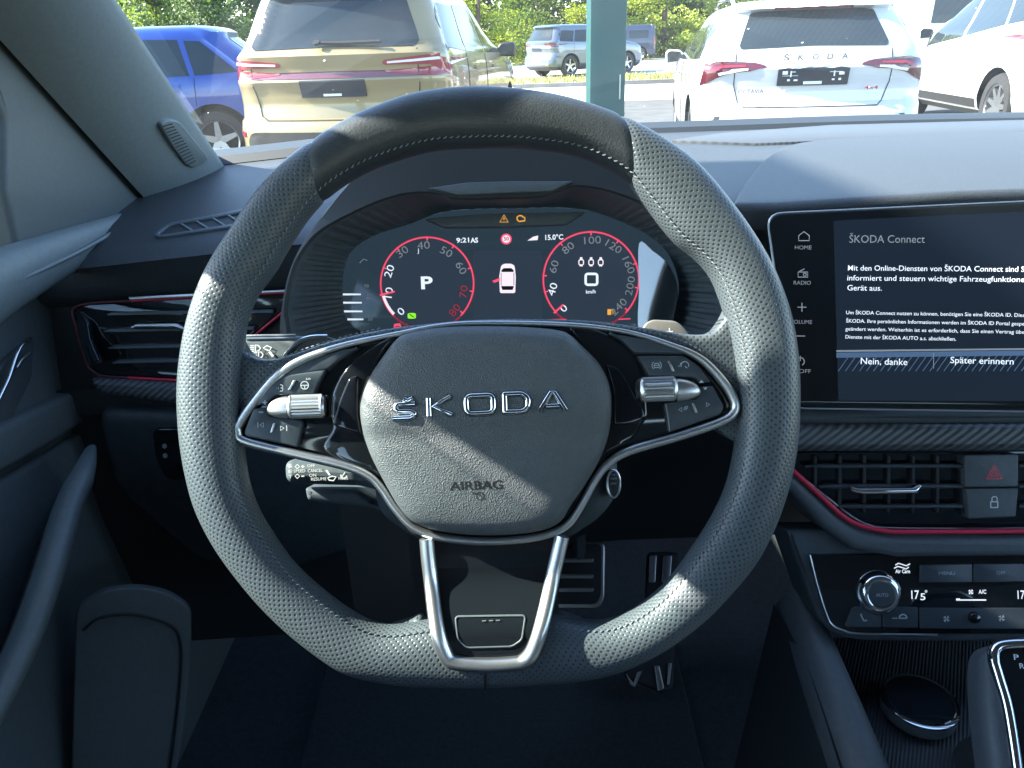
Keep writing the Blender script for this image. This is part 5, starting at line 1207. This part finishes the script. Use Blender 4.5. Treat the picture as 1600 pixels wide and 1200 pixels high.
est_rear = [(rpoly([(-.56, 1.10), (-.57, 1.13), (-.48, 1.365), (-.40, 1.385), (.40, 1.385), (.48, 1.365), (.57, 1.13), (.56, 1.10), (0, 1.115)], .02), 'glass', 'rear_window', .006, None),
            (tl, 'red', 'tail_light', .008, None), ([(-.80, .955), (-.70, .985), (-.52, .985), (-.52, .972), (-.70, .965), (-.79, .935)], 'redl', 'light_band', .012, 'tail_light'), ([(-.72, .915), (-.56, .945), (-.5, .952), (-.5, .958), (-.60, .955), (-.73, .935)], 'clear', 'clear_lens', .012, 'tail_light'),
            (mirrored(tl), 'red', 'tail_light', .008, None), (mirrored([(-.80, .955), (-.70, .985), (-.52, .985), (-.52, .972), (-.70, .965), (-.79, .935)]), 'redl', 'light_band', .012, 'tail_light'), (mirrored([(-.72, .915), (-.56, .945), (-.5, .952), (-.5, .958), (-.60, .955), (-.73, .935)]), 'clear', 'clear_lens', .012, 'tail_light'),
            (rpoly([(-.27, .83), (.27, .83), (.27, .955), (-.27, .955)], .008), 'plate', 'number_plate', .014, None), ([(-.07, .84), (.07, .84), (.07, .862), (-.07, .862)], 'pw', 'plate_strip', .018, 'number_plate'),
            (seam([(-.59, 1.10), (-.60, .98), (-.60, .84), (-.56, .70), (-.52, .665), (.52, .665), (.56, .70), (.60, .84), (.60, .98), (.59, 1.10)]), 'seam', 'tailgate_gap', .004, None),
            ([(-.80, .44), (-.74, .60), (-.70, .60), (-.72, .46)], 'black', 'bumper_slot', .005, None), ([(.80, .44), (.74, .60), (.70, .60), (.72, .46)], 'black', 'bumper_slot', .005, None), ([(-.7, .30), (.7, .30), (.68, .42), (-.68, .42)], 'black', 'diffuser', .006, None),
            ([(-.3, 1.392), (.3, 1.392), (.3, 1.400), (-.3, 1.400)], 'redl', 'brake_light', .006, None)]
pe = at(1273, 120, 6.05)
est, Me, pr, bv = car('parked_car', 'white estate car with spaced tailgate letters, seen from behind right of the green post', (pe.x, pe.y, 0), -9.0, EST, PW_, (.92, 3.6), .335, est_side, est_rear, (est_extra,), rr=.26)
plate_text(est, Me, .050, [(c, s - .022, s + .022, 1.035, .042) for c, s in zip('ŠKODA', (-.22, -.11, 0, .11, .22))], mat('badge_metal', (.07, .075, .08), .35, .5), 'tailgate_letters')
plate_text(est, Me, .058, [('OCTAVIA', -.57, -.37, .79, .032)], mat('badge_dark', (.10, .11, .12), .3, .6), 'model_badge')
plate_text(est, Me, .058, [('4x4', .40, .50, .80, .028)], CM['redl'], 'drive_badge')

def plate_marks(root, Mw, x, zc_, nm='plate_marks'):
    mb = MB()
    for s0, s1, z0, z1 in ((-.24, -.20, .02, .045), (-.18, -.17, .0, .045), (-.17, -.14, .035, .04), (-.24, -.12, .008, .011), (-.20, -.18, -.03, -.015), (-.15, -.12, -.03, -.018), (.12, .22, .03, .034), (.15, .16, .0, .04), (.19, .23, .01, .03), (.14, .16, -.03, -.018), (.19, .21, -.03, -.015)): mb.add([(x, -s0, zc_ + z0), (x, -s1, zc_ + z0), (x, -s1, zc_ + z1), (x, -s0, zc_ + z1)], [(0, 1, 2, 3)])
    mb.build(nm, M['grey'], root, Mw)
plate_marks(est, Me, .040, .893)
# --- gold SUV (left)
GO = paint('gold_paint', (.25, .20, .10), .25, .38)
SUV = [(.22, .16, 4.55, .80), (.32, .06, 4.64, .89), (.44, .0, 4.70, .925), (.62, .0, 4.72, .93), (.68, .03, 4.72, .932), (.70, .075, 4.71, .933), (.80, .10, 4.68, .934), (.90, .09, 4.62, .934), (.98, .06, 4.5, .93), (1.04, .085, 4.3, .925), (1.13, .06, 3.9, .91), (1.17, .05, 3.6, .90), (1.20, .08, 3.45, .885), (1.23, .12, 3.38, .87), (1.33, .19, 3.1, .83), (1.49, .27, 2.8, .775), (1.62, .34, 2.55, .725), (1.66, .24, 2.45, .71), (1.70, .28, 2.25, .66), (1.73, .40, 2.0, .58)]
def suv_extra(root, Mw, proj, bvh):
    for s, sg in (('left', 1), ('right', -1)):
        handle(root, Mw, proj, 1.45, 1.02, s, GO); handle(root, Mw, proj, 2.45, 1.0, s, GO); mirror(root, Mw, 3.15, sg * .86, 1.14, CM['black'], sg)
        mb = MB(); mb.tube([(.6, sg * .64, 1.73), (.85, sg * .64, 1.78), (2.1, sg * .62, 1.79), (2.5, sg * .61, 1.74)], .017, 8); mb.build('roof_rail', CM['chrome'], root, Mw)
suv_side = [([(.50, 1.20), (1.06, 1.16), (1.20, 1.52), (.62, 1.54), (.5, 1.42)], 'glass', 'side_window'), ([(1.12, 1.16), (2.0, 1.13), (2.0, 1.55), (1.26, 1.54)], 'glass', 'side_window'), ([(2.08, 1.13), (3.12, 1.12), (2.95, 1.22), (2.5, 1.52), (2.08, 1.555)], 'glass', 'side_window'),
            (seam([(2.04, .45), (2.04, 1.12)]), 'seam', 'door_gap'), (seam([(1.08, .8), (1.1, 1.14)]), 'seam', 'door_gap'), ([(1.42, .32), (3.25, .32), (3.25, .42), (1.42, .42)], 'black', 'sill_trim')]
gl_ = [(-.915, 1.0), (-.91, 1.14), (-.85, 1.16), (-.44, 1.125), (-.42, 1.105), (-.44, 1.09), (-.78, 1.085), (-.80, 1.07), (-.44, 1.05), (-.44, 1.03), (-.78, 1.0)]
suv_rear = [(rpoly([(-.66, 1.215), (-.70, 1.25), (-.56, 1.60), (-.48, 1.625), (.48, 1.625), (.56, 1.60), (.70, 1.25), (.66, 1.215), (0, 1.225)], .02), 'glass', 'rear_window', .006, None),
            ([(-.86, 1.0), (.86, 1.0), (.86, 1.05), (0, 1.055), (-.86, 1.05)], mat('dark_red_band', (.13, .035, .055), .2, coat=1), 'light_bar', .005, None),
            (gl_, 'redl', 'tail_light', .008, None), ([(-.85, 1.115), (-.46, 1.10), (-.46, 1.115), (-.84, 1.135)], 'clear', 'clear_lens', .012, 'tail_light'), (mirrored(gl_), 'redl', 'tail_light', .008, None), (mirrored([(-.85, 1.115), (-.46, 1.10), (-.46, 1.115), (-.84, 1.135)]), 'clear', 'clear_lens', .012, 'tail_light'),
            (rpoly([(-.27, .86), (.27, .86), (.27, .985), (-.27, .985)], .008), 'plate', 'number_plate', .012, None), ([(-.08, .87), (.07, .87), (.07, .888), (-.08, .888)], 'pw', 'plate_strip', .016, 'number_plate'),
            (seam([(-.69, 1.2), (-.70, .95), (-.66, .72), (-.60, .685), (.60, .685), (.66, .72), (.70, .95), (.69, 1.2)]), 'seam', 'tailgate_gap', .004, None),
            (rpoly([(-.78, .34), (.78, .34), (.80, .54), (.74, .60), (-.74, .60), (-.80, .54)], .05), 'black', 'bumper_insert', .006, None), (rpoly([(-.72, .40), (.72, .40), (.70, .46), (-.70, .46)], .02), 'rim', 'skid_trim', .010, 'bumper_insert'),
            ([(-.90, .56), (-.82, .56), (-.82, .60), (-.90, .61)], 'redl', 'reflector', .006, None), ([(.90, .56), (.82, .56), (.82, .60), (.90, .61)], 'redl', 'reflector', .006, None)]
pg = at(513, 130, 6.05)
suv, Ms, pr, bv = car('parked_car', 'gold sport utility car with red light bar, seen from behind above the steering wheel', (pg.x, pg.y, 0), -8.5, SUV, GO, (.95, 3.72), .36, suv_side, suv_rear, (suv_extra,), rr=.30, lower=.34)
mb = MB(); mb.tube([(.10, .08, 1.262), (.105, -.1, 1.256), (.12, -.42, 1.258)], .014, 8); mb.tube([(.09, .09, 1.255), (.08, .09, 1.27)], .028, 12); mb.build('rear_wiper', CM['black'], suv, Ms)

# --- white SUV on the far right, seen along its left side
pw = at(1545, 180, 8.9)
WS = paint('pearl_white_paint', (.52, .54, .545))
def ws_extra(root, Mw, proj, bvh):
    for s, sg in (('left', 1), ('right', -1)):
        handle(root, Mw, proj, 1.45, 1.02, s, WS); handle(root, Mw, proj, 2.45, 1.0, s, WS); mirror(root, Mw, 3.1, sg * .87, 1.14, WS, sg)
ws_rear = [q for q in suv_rear if q[2] in ('rear_window', 'tail_light', 'number_plate', 'bumper_insert')]
ws, Mws, pr, bv = car('parked_car', 'large white car seen along its left side at the right edge of the view', (pw.x + .80, pw.y - 1.05, 0), -7.0, SUV, WS, (.95, 3.72), .36, [([(.50, 1.27), (1.06, 1.22), (1.20, 1.52), (.62, 1.54), (.5, 1.44)], 'glass', 'side_window'), ([(1.12, 1.215), (2.0, 1.11), (2.0, 1.55), (1.26, 1.54)], 'glass', 'side_window'), ([(2.08, 1.10), (3.12, .99), (2.95, 1.18), (2.5, 1.52), (2.08, 1.555)], 'glass', 'side_window')] + suv_side[3:] + [(seam([(3.1, .5), (3.14, 1.1)]), 'seam', 'door_gap')], ws_rear, (ws_extra,), rr=.30, lower=.30, spokes=9)

# --- blue hatchback behind the pillar
BL = paint('blue_paint', (.012, .050, .27), .25, .28)
HAT = [(.20, .16, 4.0, .76), (.28, .08, 4.10, .85), (.42, .0, 4.15, .885), (.60, .0, 4.16, .89), (.68, .04, 4.15, .892), (.80, .05, 4.10, .893), (.90, .05, 3.85, .885), (.97, .06, 3.5, .87), (1.0, .10, 3.15, .855), (1.1, .20, 2.9, .82), (1.25, .38, 2.6, .755), (1.36, .52, 2.35, .71), (1.42, .52, 2.2, .68), (1.46, .60, 2.0, .63), (1.485, .72, 1.8, .54)]
hat_side = [([(.50, 1.02), (.95, 1.0), (1.02, 1.34), (.86, 1.33)], 'glass', 'side_window'), ([(1.0, 1.0), (1.78, .98), (1.78, 1.37), (1.08, 1.35)], 'glass', 'side_window'), ([(1.9, .98), (2.85, .97), (2.65, 1.1), (2.3, 1.35), (1.9, 1.375)], 'glass', 'side_window'),
            (seam([(1.84, .4), (1.84, .96)]), 'seam', 'door_gap'), (seam([(.98, .7), (.96, .98)]), 'seam', 'door_gap')]
hat_rear = [(rpoly([(-.55, 1.05), (-.48, 1.36), (.48, 1.36), (.55, 1.05)], .03), 'glass', 'rear_window', .006, None), ([(-.86, .80), (-.86, .94), (-.5, .92), (-.55, .82)], 'red', 'tail_light', .008, None), ([(.86, .80), (.86, .94), (.5, .92), (.55, .82)], 'red', 'tail_light', .008, None)]
def bl_extra(root, Mw, proj, bvh):
    for s, sg in (('left', 1), ('right', -1)):
        handle(root, Mw, proj, 1.2, .88, s, BL); handle(root, Mw, proj, 2.15, .87, s, BL); mirror(root, Mw, 2.8, sg * .82, 1.0, BL, sg)
pb_ = at(345, 228, 8.5); yb = 68
hd = Vector((-math.sin(R(yb)), math.cos(R(yb)), 0))
hd = Vector((-math.cos(R(12)), -math.sin(R(12)), 0)); yawb = math.degrees(math.atan2(hd.y, hd.x)) - 90
lf = Vector((-hd.y, hd.x, 0)); rc = Vector((pb_.x, pb_.y, 0)) - hd * .82 - lf * .80
car('parked_car', 'bright blue hatchback seen from its side beyond the left pillar', tuple(rc), yawb, HAT, BL, (.82, 3.38), .325, hat_side, hat_rear, (bl_extra,), rr=.3)

# --- cars further off
SI = paint('silver_paint', (.10, .13, .18), .4, .3); BK = paint('black_paint', (.018, .02, .024), .2, .25); RD = paint('red_paint', (.45, .06, .03), .1, .3); NV = paint('navy_paint', (.022, .03, .065), .2, .3)
far_rear = [suv_rear[0], (gl_, 'red', 'tail_light', .008, None), (mirrored(gl_), 'red', 'tail_light', .008, None), suv_rear[6]]
ps = at(905, 124, 28)
car('parked_car', 'silver blue sport utility car across the grass verge, left of the green post', (ps.x - 1.6, ps.y + .2, 0), -56, SUV, SI, (.95, 3.72), .36, suv_side, far_rear + [suv_rear[10]], rr=.30, lower=.34)
VAN = [(.24, .10, 4.95, .86), (.34, .0, 5.05, .94), (.6, .0, 5.1, .95), (.95, .02, 5.0, .95), (1.08, .03, 4.3, .94), (1.15, .04, 4.0, .93), (1.4, .07, 3.6, .90), (1.7, .10, 3.2, .84), (1.82, .13, 3.05, .80), (1.88, .2, 2.9, .72)]
van_side = [([(2.9, 1.15), (3.75, 1.13), (3.35, 1.55), (2.9, 1.6)], 'glass', 'side_window'), ([(.5, 1.18), (1.6, 1.18), (1.6, 1.6), (.5, 1.6)], 'glass', 'side_window'), ([(1.7, 1.18), (2.8, 1.17), (2.8, 1.6), (1.7, 1.6)], 'glass', 'side_window')]
van_rear = [(rpoly([(-.7, 1.15), (-.66, 1.65), (.66, 1.65), (.7, 1.15)], .04), 'glass', 'rear_window', .006, None), ([(-.93, .8), (-.92, 1.3), (-.82, 1.3), (-.82, .8)], 'redl', 'tail_light', .01, None), ([(.93, .8), (.92, 1.3), (.82, 1.3), (.82, .8)], 'redl', 'tail_light', .01, None)]
pv = at(1026, 100, 45)
car('parked_van', 'dark navy van on the far side of the road, partly behind the green post', (pv.x, pv.y, 0), 78, VAN, NV, (.95, 4.1), .35, van_side, van_rear, rr=.14, lower=.3)
pk = at(1100, 90, 17.5)
car('parked_car', 'black car half hidden behind the left side of the white estate', (pk.x + .95, pk.y, 0), -6, EST, BK, (.92, 3.6), .335, est_side, est_rear[:2] + est_rear[4:5], rr=.26)
prd = at(1400, 70, 13.4)
car('parked_car', 'orange red car peeking out between the two white cars', (prd.x - .62, prd.y, 0), 0, HAT, RD, (.82, 3.38), .325, hat_side, hat_rear, rr=.3)
pvn = at(1436, 30, 17.5)
car('parked_van', 'tall white van behind the large white car on the right', (pvn.x + 1.02, pvn.y, 0), 0, [(a * 1.35 if a > .3 else a, b, c, d) for a, b, c, d in VAN], PW_, (.95, 4.1), .35, [], [(rpoly([(-.7, 1.3), (-.66, 1.9), (.66, 1.9), (.7, 1.3)], .04), 'glass', 'rear_window', .006, None)], rr=.10, lower=.3)

# ------------------------------------------------------------------ green post
pp = at(946, 100, 4.7)
TP = Matrix.Translation((pp.x, pp.y, 0)); gp = thing('steel_post', 'teal green square steel post standing between the parked cars', 'post', TP)
GP = mat('teal_paint', (.006, .062, .062), .45, noise=(3, .08))
mb = MB(); hw = .109
mb.plate(rpoly([(-hw, -hw), (hw, -hw), (hw, hw), (-hw, hw)], .012, 3), .02, 4.6); mb.build('post_shaft', GP, gp, TP)
mb = MB(); mb.plate(rpoly([(-hw - .003, -hw - .003), (hw + .003, -hw - .003), (hw + .003, hw + .003), (-hw - .003, hw + .003)], .012, 3), .79, .80); mb.build('joint_band', GP, gp, TP)
mb = MB(); mb.plate(rpoly([(-.2, -.2), (.2, -.2), (.2, .2), (-.2, .2)], .02, 3), .004, .02, .003); mb.build('base_plate', GP, gp, TP)
mb = MB(); mb.box(.072, .080, -hw - .004, -hw + .01, .88, 1.02); mb.build('cable_slot', CM['alu'] if 'alu' in CM else M['alu'], gp, TP)
# unseen broad post, added beside our own car only to shade the dashboard's left half
TB = Matrix.Translation((-3.0, .90, 0)); mb = MB(); mb.plate(rpoly([(-.15, -.23), (.15, -.23), (.15, .23), (-.15, .23)], .02, 3), .004, 3.40, .01); wp = mb.build('shade_pillar', GP, None, TB); tag(wp, 'unseen teal pillar added beside the driver door to shade the dashboard', 'pillar')
# guard rail beyond the road
gr0 = at(1052, 76, 50); TG = Matrix.Translation((gr0.x - 3, gr0.y, 0)); gr = thing('guard_rail', 'grey steel guard rail along the far side of the road', 'guard rail', TG)
mb = MB(); vs = []; pf = [(0, .42), (-.05, .48), (-.05, .53), (0, .58), (-.05, .63), (-.05, .68), (0, .74)]
for x in (-2, 50): vs += [(x, y, z) for y, z in pf]
mb.add(vs, [(k, k + 1, k + 8, k + 7) for k in range(6)]); mb.build('rail', M['alu'], gr, TG)
for k in range(14):
    mb = MB(); mb.box(k * 3.6, k * 3.6 + .08, .01, .09, 0, .72); mb.build('rail_post', M['alu'], gr, TG)

# ------------------------------------------------------------------ trees
def leaf_mat(name, col):
    m = bpy.data.materials.new(name); m.use_nodes = True; n = m.node_tree.nodes; l = m.node_tree.links; b = n['Principled BSDF']
    ge = n.new('ShaderNodeNewGeometry'); rp = n.new('ShaderNodeMapRange'); rp.inputs[3].default_value = .55; rp.inputs[4].default_value = 1.5; l.new(ge.outputs['Random Per Island'], rp.inputs[0])
    sc = n.new('ShaderNodeVectorMath'); sc.operation = 'SCALE'; sc.inputs[0].default_value = col; l.new(rp.outputs[0], sc.inputs['Scale'])
    l.new(sc.outputs[0], b.inputs['Base Color']); b.inputs['Roughness'].default_value = .5
    tr = n.new('ShaderNodeBsdfTranslucent'); c2 = n.new('ShaderNodeVectorMath'); c2.operation = 'MULTIPLY'; c2.inputs[1].default_value = (1.5, 1.5, .6); l.new(sc.outputs[0], c2.inputs[0]); l.new(c2.outputs[0], tr.inputs[0])
    mx = n.new('ShaderNodeMixShader'); mx.inputs[0].default_value = .42; out = n['Material Output']; l.new(b.outputs[0], mx.inputs[1]); l.new(tr.outputs[0], mx.inputs[2]); l.new(mx.outputs[0], out.inputs[0]); return m
LM = [leaf_mat('leaves_bright', (.24, .29, .045)), leaf_mat('leaves_mid', (.15, .21, .036)), leaf_mat('leaves_dark', (.085, .135, .03))]
BK_ = mat('bark', (.07, .055, .04), .9, noise=(8, .3))
def leaves(mb, rnd, c, r, n, size):
    for k in range(n):
        d = Vector((rnd.gauss(0, 1), rnd.gauss(0, 1), rnd.gauss(0, 1))).normalized() * (rnd.random() ** .45)
        p = c + Vector((d.x * r.x, d.y * r.y, d.z * r.z)); a = Vector((rnd.gauss(0, 1), rnd.gauss(0, 1), rnd.gauss(0, .7))).normalized(); b = a.orthogonal().normalized(); q = rnd.uniform(.6, 1.3) * size
        mb.add([p - a * q * .6, p + b * q * .35, p + a * q * .6, p - b * q * .35], [(0, 1, 2, 3)])
def tree_mesh(seed, h, lm):
    rnd = random.Random(seed); T = MB(); tips = []
    trunk = [Vector((0, 0, -.1)), Vector((rnd.uniform(-.1, .1), 0, h * .25)), Vector((rnd.uniform(-.3, .3), rnd.uniform(-.2, .2), h * .55)), Vector((rnd.uniform(-.4, .4), 0, h * .85))]
    L = spl(trunk, 4); T.tube(L, [.20 * (1 - i / len(L) * .85) for i in range(len(L))], 8)
    for k in range(34):
        t = rnd.uniform(.04, .9); b = L[int(t * (len(L) - 1))]; a = rnd.uniform(0, 6.28); ln = h * rnd.uniform(.22, .36) * (1.25 - t * .8)
        e = b + Vector((math.cos(a) * ln, math.sin(a) * ln, ln * rnd.uniform(-.15, .6))); T.tube([b, b.lerp(e, .5) + Vector((0, 0, .1)), e], [.06, .04, .015], 5); tips += [e, b.lerp(e, .6)]
    tm = T.build('trunk', BK_, None); C = MB()
    for e in tips + [L[-1], L[-2]]:
        r = rnd.uniform(.55, 1.05) * h / 8; leaves(C, rnd, e + Vector((0, 0, .1)), Vector((r * 1.1, r * 1.1, r * .8)), 150, .17 * h / 8)
    cmn = C.build('crown', lm, None); return tm, cmn
protos = [tree_mesh(11, 8, LM[0]), tree_mesh(23, 7, LM[1]), tree_mesh(31, 8.5, LM[2])]
spots = [(-28, 50, 2, 1.0, 'dark leafy tree behind the blue hatchback, next to the left pillar'), (-22, 54, 1, 1.2, 'leafy tree above the roof of the blue hatchback'), (-17.5, 50, 2, .95, 'dark leafy tree between the blue hatchback and the gold car'),
         (-11, 55, 1, 1.1, 'leafy tree behind the rear window of the gold car'), (-5.5, 50, 0, 1.05, 'bright leafy tree just right of the gold car'), (-1.2, 47, 0, .95, 'bright leafy tree above the mirror of the gold car'), (2.5, 56, 2, 1.1, 'dark leafy tree left of the green post'),
         (5.6, 52, 0, .8, 'small yellow green tree touching the left side of the green post'), (10.5, 54, 0, 1.15, 'bright leafy tree right of the green post behind the navy van'), (15.5, 57, 0, 1.1, 'bright leafy tree between the van and the white estate'), (20.5, 54, 1, 1.05, 'leafy tree above the left side of the white estate roof'),
         (27, 57, 1, 1.2, 'leafy tree above the white estate roof'), (33, 54, 0, 1.0, 'bright leafy tree between the white estate and the white van'), (39, 58, 2, 1.1, 'dark leafy tree behind the white van')]
used = set()
for X, Y, k, s, lab in spots:
    Tm = Matrix.Translation((X, Y, 0)) @ Matrix.Rotation(X * 1.7, 4, 'Z') @ Matrix.Diagonal((s, s, s, 1)); t = thing('leafy_tree', lab, 'tree', Tm, 'trees beyond the road')
    for src in protos[k]:
        o = src if src.name not in used else src.copy()
        if o is not src: COL.objects.link(o)
        used.add(src.name); o.parent = t; o.matrix_basis = Matrix.Identity(4); WM[o.name] = Tm
rnd = random.Random(5); mb = MB()
for k in range(230):
    x = -48 + 105 * k / 230 + rnd.uniform(-.5, .5); leaves(mb, rnd, Vector((x, 62 + rnd.uniform(-1.5, 4), rnd.uniform(.4, 6))), Vector((2.2, 1.4, 1.6)), 190, .50)
struct(mb.build('distant_wood', LM[2]), 'stuff')
mb = MB()
for k in range(70):
    x = -40 + 90 * k / 70 + rnd.uniform(-.6, .6); leaves(mb, rnd, Vector((x, 58 + rnd.uniform(-.8, 1.2), rnd.uniform(.3, 1.1))), Vector((1.1, .7, .8)), 140, .20)
struct(mb.build('undergrowth', LM[1]), 'stuff')
